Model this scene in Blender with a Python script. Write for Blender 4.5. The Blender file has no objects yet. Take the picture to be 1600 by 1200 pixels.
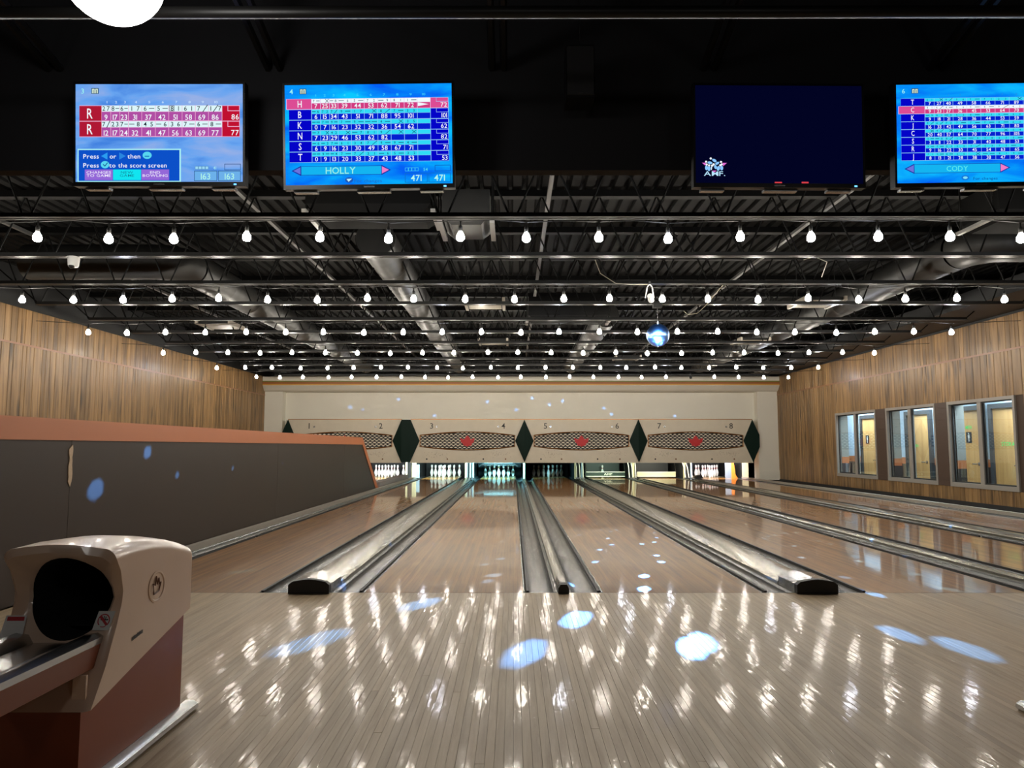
import bpy, bmesh, math, random
from mathutils import Vector, Matrix
R = math.radians
random.seed(7)
sc = bpy.context.scene
COL = sc.collection

# ------------------------------------------------------------------ camera, world, exposure
CAM_H = .976
cd = bpy.data.cameras.new('camera'); cam = bpy.data.objects.new('camera', cd); COL.objects.link(cam)
cd.sensor_width = 36; cd.lens = 36 * 1116 / 1600; cd.clip_start = .02; cd.clip_end = 200
cam.location = (0, 0, CAM_H); cam.rotation_euler = (R(95.02), 0, .0018)
sc.camera = cam
w = bpy.data.worlds.new('world'); sc.world = w; w.use_nodes = True
w.node_tree.nodes['Background'].inputs[0].default_value = (.5, .6, .8, 1)
w.node_tree.nodes['Background'].inputs[1].default_value = .004
vs = sc.view_settings
vs.view_transform = 'Standard'; vs.look = 'None'; vs.gamma = 1; vs.use_curve_mapping = False; vs.exposure = 0.0
cy = sc.cycles
cy.use_denoising = True; cy.max_bounces = 7; cy.diffuse_bounces = 3; cy.glossy_bounces = 4
cy.transparent_max_bounces = 10; cy.sample_clamp_indirect = 4; cy.use_light_tree = True
cy.caustics_reflective = False; cy.caustics_refractive = False
BULB = 210.0          # radiance of a string bulb
SPOT = 9000.0           # power of the added lamp inside the mirror ball

# ------------------------------------------------------------------ materials
MATS = {}
def srgb(r, g, b):
    f = lambda c: (c / 255 / 12.92) if c / 255 <= .04045 else ((c / 255 + .055) / 1.055) ** 2.4
    return (f(r), f(g), f(b), 1)
def mat(name, col, rough=.5, metal=0, spec=.5, coat=0, coat_r=.05, emit=None, es=0, bump=0, bscale=40, var=0, vscale=6):
    if name in MATS: return MATS[name]
    m = bpy.data.materials.new(name); m.use_nodes = True; nt = m.node_tree
    b = nt.nodes['Principled BSDF']; I = b.inputs
    I['Base Color'].default_value = col; I['Roughness'].default_value = rough; I['Metallic'].default_value = metal
    I['Specular IOR Level'].default_value = spec; I['Coat Weight'].default_value = coat; I['Coat Roughness'].default_value = coat_r
    if emit: I['Emission Color'].default_value = emit; I['Emission Strength'].default_value = es
    L = nt.links.new
    if bump or var:
        tc = nt.nodes.new('ShaderNodeTexCoord')
        if var:
            n = nt.nodes.new('ShaderNodeTexNoise'); n.inputs['Scale'].default_value = vscale; n.inputs['Detail'].default_value = 5
            L(tc.outputs['Object'], n.inputs['Vector'])
            mx = nt.nodes.new('ShaderNodeMix'); mx.data_type = 'RGBA'
            mx.inputs[6].default_value = tuple(c * (1 - var) for c in col[:3]) + (1,)
            mx.inputs[7].default_value = tuple(min(1, c * (1 + var)) for c in col[:3]) + (1,)
            L(n.outputs['Fac'], mx.inputs[0]); L(mx.outputs[2], I['Base Color'])
        if bump:
            n2 = nt.nodes.new('ShaderNodeTexNoise'); n2.inputs['Scale'].default_value = bscale; n2.inputs['Detail'].default_value = 3
            L(tc.outputs['Object'], n2.inputs['Vector'])
            bp = nt.nodes.new('ShaderNodeBump'); bp.inputs['Strength'].default_value = bump; bp.inputs['Distance'].default_value = .01
            L(n2.outputs['Fac'], bp.inputs['Height']); L(bp.outputs[0], I['Normal'])
    MATS[name] = m
    return m
def emis(name, col, s):
    if name in MATS: return MATS[name]
    m = bpy.data.materials.new(name); m.use_nodes = True; nt = m.node_tree; nt.nodes.clear()
    e = nt.nodes.new('ShaderNodeEmission'); e.inputs[0].default_value = col; e.inputs[1].default_value = s
    o = nt.nodes.new('ShaderNodeOutputMaterial'); nt.links.new(e.outputs[0], o.inputs[0])
    MATS[name] = m; return m
def ramp(nt, stops):
    r = nt.nodes.new('ShaderNodeValToRGB'); cr = r.color_ramp
    while len(cr.elements) < len(stops): cr.elements.new(.5)
    for e, (p, c) in zip(cr.elements, stops): e.position = p; e.color = c
    return r
def wood(name, dark, mid, light, grain_axis, rough, coat, coat_r, wav=0., wscale=(3, 3, 3), tint=.25, lines=None, gs=1., spec=.5, knots=0., fine=0., fscale=60.):
    """wood with grain along one axis; tint varies per object; lines = (axis, width) draws fine joints too narrow to build"""
    m = bpy.data.materials.new(name); m.use_nodes = True; nt = m.node_tree; N = nt.nodes.new; L = nt.links.new
    b = nt.nodes['Principled BSDF']; I = b.inputs
    geo = N('ShaderNodeNewGeometry'); oi = N('ShaderNodeObjectInfo')
    mp = N('ShaderNodeMapping'); s = [14 * gs] * 3; s[grain_axis] = .9 * gs; mp.inputs['Scale'].default_value = s
    off = N('ShaderNodeVectorMath'); off.operation = 'MULTIPLY_ADD'; off.inputs[1].default_value = (37, 37, 37)
    cmb = N('ShaderNodeCombineXYZ'); [L(oi.outputs['Random'], cmb.inputs[k]) for k in range(3)]
    L(cmb.outputs[0], off.inputs[0]); L(geo.outputs['Position'], off.inputs[2])
    L(off.outputs[0], mp.inputs['Vector'])
    n = N('ShaderNodeTexNoise'); n.inputs['Scale'].default_value = 1.6; n.inputs['Detail'].default_value = 7; n.inputs['Roughness'].default_value = .62; n.inputs['Distortion'].default_value = .6
    L(mp.outputs[0], n.inputs['Vector'])
    rp = ramp(nt, [(.28, dark), (.5, mid), (.74, light)]); L(n.outputs['Fac'], rp.inputs[0])
    col = rp.outputs[0]
    def mul(c, fac_socket, lo, hi):
        mr = N('ShaderNodeMapRange'); mr.inputs[3].default_value = lo; mr.inputs[4].default_value = hi; L(fac_socket, mr.inputs[0])
        h = N('ShaderNodeVectorMath'); h.operation = 'SCALE'; L(c, h.inputs[0]); L(mr.outputs[0], h.inputs['Scale']); return h.outputs[0]
    col = mul(col, oi.outputs['Random'], 1 - tint, 1 + tint)
    if knots:
        mk = N('ShaderNodeMapping'); ks = [5.] * 3; ks[grain_axis] = 1.1; mk.inputs['Scale'].default_value = ks; L(off.outputs[0], mk.inputs['Vector'])
        v = N('ShaderNodeTexVoronoi'); v.inputs['Scale'].default_value = 1.; L(mk.outputs[0], v.inputs['Vector'])
        mr = N('ShaderNodeMapRange'); mr.inputs[1].default_value = .08; mr.inputs[2].default_value = .26; mr.inputs[3].default_value = 1 - knots; mr.inputs[4].default_value = 1; L(v.outputs['Distance'], mr.inputs[0])
        h = N('ShaderNodeVectorMath'); h.operation = 'SCALE'; L(col, h.inputs[0]); L(mr.outputs[0], h.inputs['Scale']); col = h.outputs[0]
    if lines:
        ax, wd = lines
        sx = N('ShaderNodeSeparateXYZ'); L(geo.outputs['Position'], sx.inputs[0])
        dv = N('ShaderNodeMath'); dv.operation = 'DIVIDE'; dv.inputs[1].default_value = wd; L(sx.outputs[ax], dv.inputs[0])
        fl = N('ShaderNodeMath'); fl.operation = 'FLOOR'; L(dv.outputs[0], fl.inputs[0])
        wn = N('ShaderNodeTexWhiteNoise'); wn.noise_dimensions = '1D'; L(fl.outputs[0], wn.inputs['W'])
        col = mul(col, wn.outputs['Value'], .8, 1.16)
        fr = N('ShaderNodeMath'); fr.operation = 'FRACT'; L(dv.outputs[0], fr.inputs[0])
        lt = N('ShaderNodeMath'); lt.operation = 'GREATER_THAN'; lt.inputs[1].default_value = .07; L(fr.outputs[0], lt.inputs[0])
        col = mul(col, lt.outputs[0], .62, 1)
    L(col, I['Base Color'])
    I['Roughness'].default_value = rough; I['Coat Weight'].default_value = coat; I['Coat Roughness'].default_value = coat_r; I['Specular IOR Level'].default_value = spec
    if wav:
        mw = N('ShaderNodeMapping'); mw.inputs['Scale'].default_value = wscale; L(geo.outputs['Position'], mw.inputs['Vector'])
        nw = N('ShaderNodeTexNoise'); nw.inputs['Scale'].default_value = 1; nw.inputs['Detail'].default_value = 2.5; L(mw.outputs[0], nw.inputs['Vector'])
        bp = N('ShaderNodeBump'); bp.inputs['Strength'].default_value = 1; bp.inputs['Distance'].default_value = wav
        L(nw.outputs['Fac'], bp.inputs['Height']); nrm = bp.outputs[0]
        if fine:
            nf = N('ShaderNodeTexNoise'); nf.inputs['Scale'].default_value = fscale; nf.inputs['Detail'].default_value = 2; L(geo.outputs['Position'], nf.inputs['Vector'])
            b2 = N('ShaderNodeBump'); b2.inputs['Strength'].default_value = 1; b2.inputs['Distance'].default_value = fine
            L(nf.outputs['Fac'], b2.inputs['Height']); L(nrm, b2.inputs['Normal']); nrm = b2.outputs[0]
        L(nrm, I['Coat Normal']); L(nrm, I['Normal'])
    MATS[name] = m; return m

M_APP = wood('approach maple', srgb(158, 133, 102), srgb(180, 156, 123), srgb(198, 175, 142), 1, .5, .22, .08, wav=.0011, wscale=(24, 6, 1), tint=.10, gs=1.2, fine=.00012, fscale=75)
M_LANE = wood('lane wood', srgb(128, 82, 36), srgb(158, 108, 50), srgb(174, 126, 64), 1, .45, .8, .045, wav=.00035, wscale=(9, 2.2, 1), tint=.05, lines=(0, .0273), gs=.8)
M_PANEL = wood('plank panelling', srgb(72, 52, 32), srgb(131, 100, 62), srgb(163, 128, 84), 2, .46, .08, .2, spec=.35, tint=.26, gs=.55, knots=.62, wav=.0006, wscale=(6, 6, 1.2))
M_DOOR = wood('door veneer', srgb(178, 132, 78), srgb(200, 154, 96), srgb(214, 170, 112), 2, .4, .1, .2, tint=.06, gs=.4)
M_BLACK = mat('black ceiling paint', (.009, .009, .0095, 1), .5, spec=.3)
M_DECK = mat('dark deck paint', (.0065, .0064, .0062, 1), .7, spec=.05)
M_JOIST = mat('black steel paint', (.009, .0088, .0085, 1), .4, spec=.3)
M_BULKH = mat('bulkhead black', (.02, .02, .023, 1), .7, spec=.2)
M_CREAM = mat('cream wall', srgb(224, 219, 204), .55, var=.04, vscale=2)
M_CREAM2 = mat('mask cream', srgb(208, 197, 176), .42, var=.08, vscale=5)
M_GREEN = mat('mask green', srgb(10, 32, 25), .55, spec=.15)
M_BRASS = mat('brass trim', srgb(176, 124, 74), .3, metal=.8)
M_RED = mat('leaf red', srgb(190, 30, 34), .45)
M_INK = mat('black ink', (.01, .01, .01, 1), .5)
M_STUD = mat('brown stud', srgb(120, 86, 54), .4)
M_BROWN = mat('partition brown', srgb(56, 44, 35), .5, spec=.3, var=.06, vscale=3)
M_ORANGE = mat('orange paint', srgb(190, 112, 66), .5, var=.04)
M_GUT = mat('gutter grey', srgb(70, 71, 70), .27, metal=.25, spec=.6, bump=.12, bscale=9)
M_CAP = mat('cap grey', srgb(158, 154, 142), .24, metal=.75, bump=.15, bscale=7, var=.12)
M_CAPL = mat('pale trim strip', srgb(168, 160, 148), .4, metal=.2)
M_RUB = mat('black rubber', (.012, .012, .012, 1), .55)
M_CHROME = mat('chrome', (.72, .72, .72, 1), .14, metal=1)
M_STEEL = mat('brushed steel', (.5, .5, .5, 1), .26, metal=1)
M_GALV = mat('duct metal', (.024, .0235, .022, 1), .5, metal=.3, var=.2)
M_BEIGE = mat('dull beige', srgb(150, 142, 122), .5)
M_GREYF = mat('window frame grey', srgb(144, 138, 130), .45)
M_PIER = mat('dark brown pier', srgb(70, 50, 38), .5, var=.1)
M_WHITE = mat('white plastic', srgb(225, 225, 222), .4)
M_HOOD = mat('hood cream', srgb(226, 196, 172), .3, coat=.25, var=.05, vscale=9)
M_HBASE = mat('hood base brown', srgb(136, 62, 34), .4, var=.08)
M_PLAS = mat('tv black', (.008, .008, .009, 1), .3)
M_HALLB = mat('hall blue white', srgb(186, 206, 222), .6)
M_DARKW = mat('hall dark wainscot', srgb(58, 48, 46), .5)
M_CARPET = mat('dark concourse floor', srgb(62, 56, 52), .8, var=.3, vscale=30)
M_PITBLK = mat('pit black', (.01, .01, .011, 1), .8)
M_CREAMP = mat('kickback cream', srgb(196, 186, 150), .45)
M_BLUEP = mat('kickback blue grey', srgb(120, 138, 150), .4)
M_GOLD = mat('guard orange', srgb(176, 96, 22), .45)
M_PIN = mat('pin white', srgb(236, 236, 232), .25, coat=.3)
M_PINR = mat('pin red', srgb(176, 36, 44), .3)
M_BULB = emis('bulb glow', (1, .93, .80, 1), BULB)
M_BULBC = emis('cool bulb glow', (.88, .92, 1, 1), BULB)
M_GLOBE = emis('globe glow', (1, .97, .92, 1), 12.)
M_GREENL = mat('green sign film', srgb(40, 220, 110), .5, emit=srgb(40, 230, 110), es=.12)
def glass_mat():
    m = bpy.data.materials.new('clear pane'); m.use_nodes = True; nt = m.node_tree; nt.nodes.clear(); N = nt.nodes.new; L = nt.links.new
    t = N('ShaderNodeBsdfTransparent'); t.inputs[0].default_value = (.86, .9, .89, 1); g = N('ShaderNodeBsdfGlossy'); g.inputs['Roughness'].default_value = .01
    lw = N('ShaderNodeLayerWeight'); lw.inputs[0].default_value = .5; pw = N('ShaderNodeMath'); pw.operation = 'POWER'; pw.inputs[1].default_value = 4.5; f = N('ShaderNodeMath'); f.operation = 'MULTIPLY_ADD'; f.inputs[1].default_value = .85; f.inputs[2].default_value = .035; L(lw.outputs['Facing'], pw.inputs[0]); L(pw.outputs[0], f.inputs[0]); mx = N('ShaderNodeMixShader'); o = N('ShaderNodeOutputMaterial')
    L(f.outputs[0], mx.inputs[0]); L(t.outputs[0], mx.inputs[1]); L(g.outputs[0], mx.inputs[2]); L(mx.outputs[0], o.inputs[0]); return m
M_GLASS = glass_mat()

# ------------------------------------------------------------------ mesh helpers
class MB:
    def __init__(s): s.v = []; s.f = []; s.mi = []
    def add(s, vs, fs, mi=0):
        k = len(s.v); s.v += [tuple(a) for a in vs]; s.f += [tuple(i + k for i in f) for f in fs]; s.mi += [mi] * len(fs); return s
    def box(s, x0, x1, y0, y1, z0, z1, mi=0):
        return s.add([(x0, y0, z0), (x1, y0, z0), (x1, y1, z0), (x0, y1, z0), (x0, y0, z1), (x1, y0, z1), (x1, y1, z1), (x0, y1, z1)],
                     [(0, 3, 2, 1), (4, 5, 6, 7), (0, 1, 5, 4), (1, 2, 6, 5), (2, 3, 7, 6), (3, 0, 4, 7)], mi)
    def prism(s, poly, axis, a, b, mi=0):
        """poly of 2D points extruded along axis from a to b"""
        def P(p, t): return (t, p[0], p[1]) if axis == 0 else ((p[0], t, p[1]) if axis == 1 else (p[0], p[1], t))
        n = len(poly); vs = [P(p, a) for p in poly] + [P(p, b) for p in poly]
        return s.add(vs, [tuple(range(n))[::-1], tuple(range(n, 2 * n))] + [(i, (i + 1) % n, n + (i + 1) % n, n + i) for i in range(n)], mi)
    def tube(s, pts, r, n=6, mi=0, cap=True):
        pts = [Vector(p) for p in pts]; rings = []
        rr = r if isinstance(r, (list, tuple)) else [r] * len(pts)
        for i, p in enumerate(pts):
            d = (pts[min(i + 1, len(pts) - 1)] - pts[max(i - 1, 0)]).normalized()
            a = d.cross(Vector((0, 0, 1)))
            if a.length < 1e-3: a = Vector((1, 0, 0))
            a.normalize(); b = a.cross(d)
            rings.append([p + (a * math.cos(t) + b * math.sin(t)) * rr[i] for t in [2 * math.pi * k / n for k in range(n)]])
        fs = []
        for i in range(len(pts) - 1):
            for k in range(n): fs.append((i * n + k, i * n + (k + 1) % n, (i + 1) * n + (k + 1) % n, (i + 1) * n + k))
        if cap: fs += [tuple(range(n))[::-1], tuple(range((len(pts) - 1) * n, len(pts) * n))]
        return s.add([q for g in rings for q in g], fs, mi)
    def lathe(s, prof, n=16, c=(0, 0, 0), mi=0, mif=None):
        """prof of (r, z)"""
        vs = [(c[0] + r * math.cos(2 * math.pi * k / n), c[1] + r * math.sin(2 * math.pi * k / n), c[2] + z) for r, z in prof for k in range(n)]
        for i in range(len(prof) - 1):
            pass
        k0 = len(s.v); s.v += vs
        for i in range(len(prof) - 1):
            for k in range(n):
                s.f.append((k0 + i * n + k, k0 + i * n + (k + 1) % n, k0 + (i + 1) * n + (k + 1) % n, k0 + (i + 1) * n + k)); s.mi.append(mif[i] if mif else mi)
        return s
    def strip(s, prof, axis, a, b, mi=0):
        """open profile extruded (a sheet)"""
        def P(p, t): return (t, p[0], p[1]) if axis == 0 else ((p[0], t, p[1]) if axis == 1 else (p[0], p[1], t))
        n = len(prof)
        return s.add([P(p, a) for p in prof] + [P(p, b) for p in prof], [(i, i + 1, n + i + 1, n + i) for i in range(n - 1)], mi)
    def mesh(s, name, mats, smooth=False):
        me = bpy.data.meshes.new(name); me.from_pydata(s.v, [], s.f)
        for m in (mats if isinstance(mats, (list, tuple)) else [mats]): me.materials.append(m)
        if any(s.mi): me.polygons.foreach_set('material_index', s.mi)
        if smooth: me.polygons.foreach_set('use_smooth', [True] * len(me.polygons))
        bm = bmesh.new(); bm.from_mesh(me); bmesh.ops.recalc_face_normals(bm, faces=bm.faces); bm.to_mesh(me); bm.free()
        return me
    def build(s, name, mats, parent=None, loc=None, smooth=False, autos=None):
        me = s.mesh(name, mats, smooth or autos is not None)
        if autos is not None: me.set_sharp_from_angle(angle=R(autos))
        return link(name, me, parent, loc)
def link(name, data, parent=None, loc=None):
    o = bpy.data.objects.new(name, data); COL.objects.link(o)
    if parent: o.parent = parent
    if loc is not None: o.location = loc
    return o
def tag(o, label, cat, group=None):
    o['label'] = label; o['category'] = cat
    if group: o['group'] = group
    return o
def thing(name, label, cat, loc=(0, 0, 0), group=None):
    o = link(name, None, None, loc); o.empty_display_size = .1
    return tag(o, label, cat, group)
def struct(o): o['kind'] = 'structure'; return o
def box(name, x0, x1, y0, y1, z0, z1, m, parent=None, bev=0):
    """box with its origin at its base centre"""
    c = ((x0 + x1) / 2, (y0 + y1) / 2, z0)
    b = MB().box(x0 - c[0], x1 - c[0], y0 - c[1], y1 - c[1], 0, z1 - z0)
    if bev:
        me = b.mesh(name, m); bm = bmesh.new(); bm.from_mesh(me)
        bmesh.ops.bevel(bm, geom=bm.edges[:], offset=bev, segments=2, profile=.5, affect='EDGES'); bm.to_mesh(me); bm.free()
        o = link(name, me)
    else: o = b.build(name, m)
    o.location = c
    if parent: o.parent = parent; o.location = Vector(c) - parent.location
    return o
def copy_tree(o, loc=None, parent=None):
    c = o.copy(); COL.objects.link(c); c.parent = parent
    if loc is not None: c.location = loc
    for ch in list(o.children): copy_tree(ch, None, c)
    return c
ORD = ['first', 'second', 'third', 'fourth', 'fifth', 'sixth', 'seventh', 'eighth', 'ninth', 'tenth', 'eleventh', 'twelfth', 'thirteenth', 'fourteenth']

# glyph outlines of the built-in font, as meshes, made once
GL = {}
def make_glyphs():
    chars = sorted(set('ABCDEFGHIJKLMNOPQRSTUVWXYZabcdefghijklmnopqrstuvwxyz0123456789-/.'))
    obs = []
    for ch in chars:
        cu = bpy.data.curves.new('glyph', 'FONT'); cu.body = ch; cu.resolution_u = 2; cu.offset = .006; ob = bpy.data.objects.new('glyph', cu); COL.objects.link(ob); obs.append((ch, ob))
    dg = bpy.context.evaluated_depsgraph_get()
    for ch, ob in obs:
        me = ob.evaluated_get(dg).to_mesh()
        vs = [(v.co.x, v.co.y) for v in me.vertices]; fs = [tuple(p.vertices) for p in me.polygons]
        x0 = min(v[0] for v in vs); x1 = max(v[0] for v in vs)
        GL[ch] = ([(a - x0, b) for a, b in vs], fs, x1 - x0)
    for ch, ob in obs:
        cu = ob.data; bpy.data.objects.remove(ob); bpy.data.curves.remove(cu)
make_glyphs()
def text2d(s, h, ws=1., gap=.09):
    """flat text of cap height h: list of (verts2d, faces), total width"""
    k = h / .7; x = 0; out = []
    for ch in s:
        if ch == ' ': x += .32 * k * ws; continue
        vs, fs, wd = GL[ch]
        out.append(([(x + a * k * ws, b * k) for a, b in vs], fs)); x += (wd + gap) * k * ws
    return out, max(0, x - gap * k * ws)
# ------------------------------------------------------------------ layout numbers (metres; lane surface z = 0, camera at x = y = 0)
FOUL = 4.90; YEND = 24.3; XL, XR = -7.45, 7.90; DECK = 3.66; WTOP = 3.065
NW = ['zero', 'one', 'two', 'three', 'four', 'five', 'six', 'seven', 'eight']
LANES = {1: -6.42, 2: -4.635, 3: -2.78, 4: -1.0, 5: .605, 6: 2.385, 7: 3.99, 8: 5.77}
LW = 1.065
YB = 21.35
def lc(n): return LANES[n] + LW / 2

# ================================================================== SETTING
def build_floor():
    fl = struct(box('floor', -3.06, XR, .3, FOUL - .004, -.12, -.022, mat('subfloor', (.05, .035, .025, 1), .8)))
    bw = .030; x = -3.06; rows = []
    while x < 3.7: rows.append(x); x += bw
    prof = [(-bw / 2 + .0003, 0), (-bw / 2 + .0003, .0189), (-bw / 2 + .0008, .0195), (bw / 2 - .0008, .0195), (bw / 2 - .0003, .0189), (bw / 2 - .0003, 0)]
    rng = random.Random(3)
    splits = set(rng.sample(range(len(rows)), 300 - len(rows)))
    unit = MB().prism(prof, 1, 0, 1).mesh('board', M_APP)
    for i, xx in enumerate(rows):
        cuts = [.3, FOUL - .004]
        if i in splits: cuts.insert(1, rng.uniform(2.2, 4.4))
        for a, b in zip(cuts, cuts[1:]):
            o = link('board', unit, fl, (xx + bw / 2 - fl.location.x, a + .0008 - fl.location.y, -.0195 - fl.location.z + rng.uniform(-.00015, .0001)))
            o.scale = (1, b - a - .0016, 1)
    r = MB(); xx = rows[-1] + bw
    while xx < XR - .05:
        r.prism([(p[0] + xx + bw / 2 - fl.location.x, p[1] - .0195 - fl.location.z) for p in prof], 1, .3 - fl.location.y, FOUL - .004 - fl.location.y); xx += bw
    o = r.build('boards', M_APP, fl); o['kind'] = 'stuff'
    struct(box('floor_concourse', XL, XR, -5, .3, -.45, -.33, M_CARPET))
    struct(box('floor_left', XL, -3.33, .3, FOUL - .004, -.12, 0, mat('approach far', srgb(165, 142, 118), .4)))
    struct(box('trim_1', -3.06, XR, FOUL - .004, FOUL + .004, -.1, -.0008, mat('foul line black', (.012, .01, .01, 1), .4)))
    struct(box('floor_lane_bed', XL, XR, FOUL + .004, 25.2, -.2, -.125, mat('lane bed dark', (.02, .018, .016, 1), .8)))
build_floor()

def build_ceiling():
    d = MB(); x = XL - .2; prof = []
    while x < XR + .2:
        prof += [(x, DECK), (x + .085, DECK), (x + .1, DECK + .045), (x + .135, DECK + .045)]; x += .15
    d.strip(prof, 1, -5.1, 25.5)
    struct(d.build('ceiling', M_DECK))
    struct(box('ceiling_slab', XL - .3, XR + .3, -5.2, 25.6, DECK + .06, DECK + .12, M_DECK))
build_ceiling()

def planks(parent, X, side, y0, y1, z0, z1, holes, rng):
    """vertical boards on a side wall; side = +1 when the room lies at greater x"""
    y = y0
    while y < y1 - .02:
        wd = min(rng.choice([.085, .11, .14, .17, .2]), y1 - y)
        if y1 - y - wd < .05: wd = y1 - y
        segs = [(z0, z1)]
        for (h0, h1, hz0, hz1) in holes:
            if y + wd > h0 + .001 and y < h1 - .001:
                segs = [s for a, b in segs for s in ((a, min(b, hz0)), (max(a, hz1), b)) if s[1] - s[0] > .01]
        for a, b in segs:
            t = .012 + rng.uniform(0, .002); e = .006; c = (X, y + wd / 2, a); h = wd / 2 - .003
            p = [(0, -h), (t - e, -h), (t, -h + e), (t, h - e), (t - e, h), (0, h)]
            m = MB().prism([(side * q[0], q[1]) for q in p], 2, 0, b - a)
            m.build('plank', M_PANEL, parent, Vector(c) - parent.location)
        y += wd
def build_side_walls():
    rng = random.Random(11)
    wl = struct(box('wall_left', XL - .2, XL, -5, 25.4, -.45, WTOP, mat('groove dark', srgb(60, 42, 28), .7)))
    planks(wl, XL, 1, 4.2, 21.35, 0, 2.512, [], rng); planks(wl, XL, 1, 4.2, 21.35, 2.528, WTOP, [], rng)
    box('panel_joint_trim', XL, XL + .022, 4.2, 21.35, 2.506, 2.534, mat('joint trim', srgb(140, 92, 58), .4), wl)
    struct(box('wall_left_upper', XL - .2, XL + .03, -5, 25.4, WTOP, DECK + .06, M_BLACK))
    # right wall, with three window openings
    WIN = [(15.55, 17.5), (13.35, 15.13), (11.22, 12.98)]
    z0, z1 = .27, 1.785; T = .28; hole = (11.22, 17.5, z0, z1)
    b = MB(); gm = MATS['groove dark']
    b.box(XR, XR + .1, -5, 11.22, -.45, WTOP); b.box(XR, XR + .1, 17.5, 25.4, -.45, WTOP)
    b.box(XR, XR + .1, 11.22, 17.5, -.45, z0); b.box(XR, XR + .1, 11.22, 17.5, z1, WTOP)
    wr = struct(b.build('wall_right', gm))
    planks(wr, XR, -1, 4.2, 21.35, 0.03, 2.512, [hole], rng); planks(wr, XR, -1, 4.2, 21.35, 2.528, WTOP, [], rng)
    box('panel_joint_trim', XR - .022, XR, 4.2, 21.35, 2.506, 2.534, MATS['joint trim'], wr)
    struct(box('baseboard_right', XR - .03, XR - .013, 4.9, 21.3, -.12, .03, M_RUB))
    struct(box('wall_right_upper', XR - .03, XR + .2, -5, 25.4, WTOP, DECK + .06, M_BLACK))
    for k, (a, c) in enumerate(((15.13, 15.55), (12.98, 13.35))):
        p = struct(MB().box(XR - .02, XR + .12, a, c, z0, z1).build('trim_%d' % (k + 2), M_PIER))
        for q in range(14):
            zz = z0 + .01 + q * .108
            box('brick', XR - .026, XR - .02, a + .012, c - .012, zz, zz + .1, M_PIER, p)
    # masonry behind the panelling, in the corridor's paint
    o = XR + .1; x2 = XR + T
    for nm, za, zb, m in (('dark', -.45, .58, M_DARKW), ('orange', .58, .73, M_ORANGE), ('grey', .73, 2.45, mat('pier grey paint', srgb(150, 152, 146), .6, bump=.3, bscale=14))):
        q = MB()
        for a, c in ((-5, 11.22), (12.98, 13.35), (15.13, 15.55), (17.5, 25.4)): q.box(o, x2, a, c, za, zb)
        if nm == 'dark':
            for a, c in WIN: q.box(o, x2, a, c, za, z0)
        if nm == 'grey':
            for a, c in WIN: q.box(o, x2, a, c, z1, zb)
        q.build('masonry', m, wr)
    for k, (a, c) in enumerate(WIN):
        wdw = MB(); x0, x1 = XR - .03, XR + .06; e = .055
        wdw.box(x0, x1, a, a + e, z0, z1).box(x0, x1, c - e, c, z0, z1).box(x0, x1, a + e, c - e, z0, z0 + .075).box(x0, x1, a + e, c - e, z1 - e, z1)
        f = struct(wdw.build('window_%d' % (k + 1), M_GREYF)); mid = (a + c) / 2
        MB().box(x0 + .01, x1 - .005, mid - .05, mid + .05, z0 + .075, z1 - e).build('mullion', M_GREYF, f)
        for s0, s1, xo in ((a + e, mid - .05, XR + .0), (mid + .05, c - e, XR + .022)):
            sash = MB(); d = .022
            sash.box(xo, xo + .02, s0, s0 + d, z0 + .075, z1 - e).box(xo, xo + .02, s1 - d, s1, z0 + .075, z1 - e).box(xo, xo + .02, s0 + d, s1 - d, z0 + .075, z0 + .1).box(xo, xo + .02, s0 + d, s1 - d, z1 - e - d, z1 - e)
            sash.build('sash', M_RUB, f)
            MB().box(xo + .008, xo + .013, s0 + d, s1 - d, z0 + .1, z1 - e - d).build('pane', M_GLASS, f)
build_side_walls()

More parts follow.
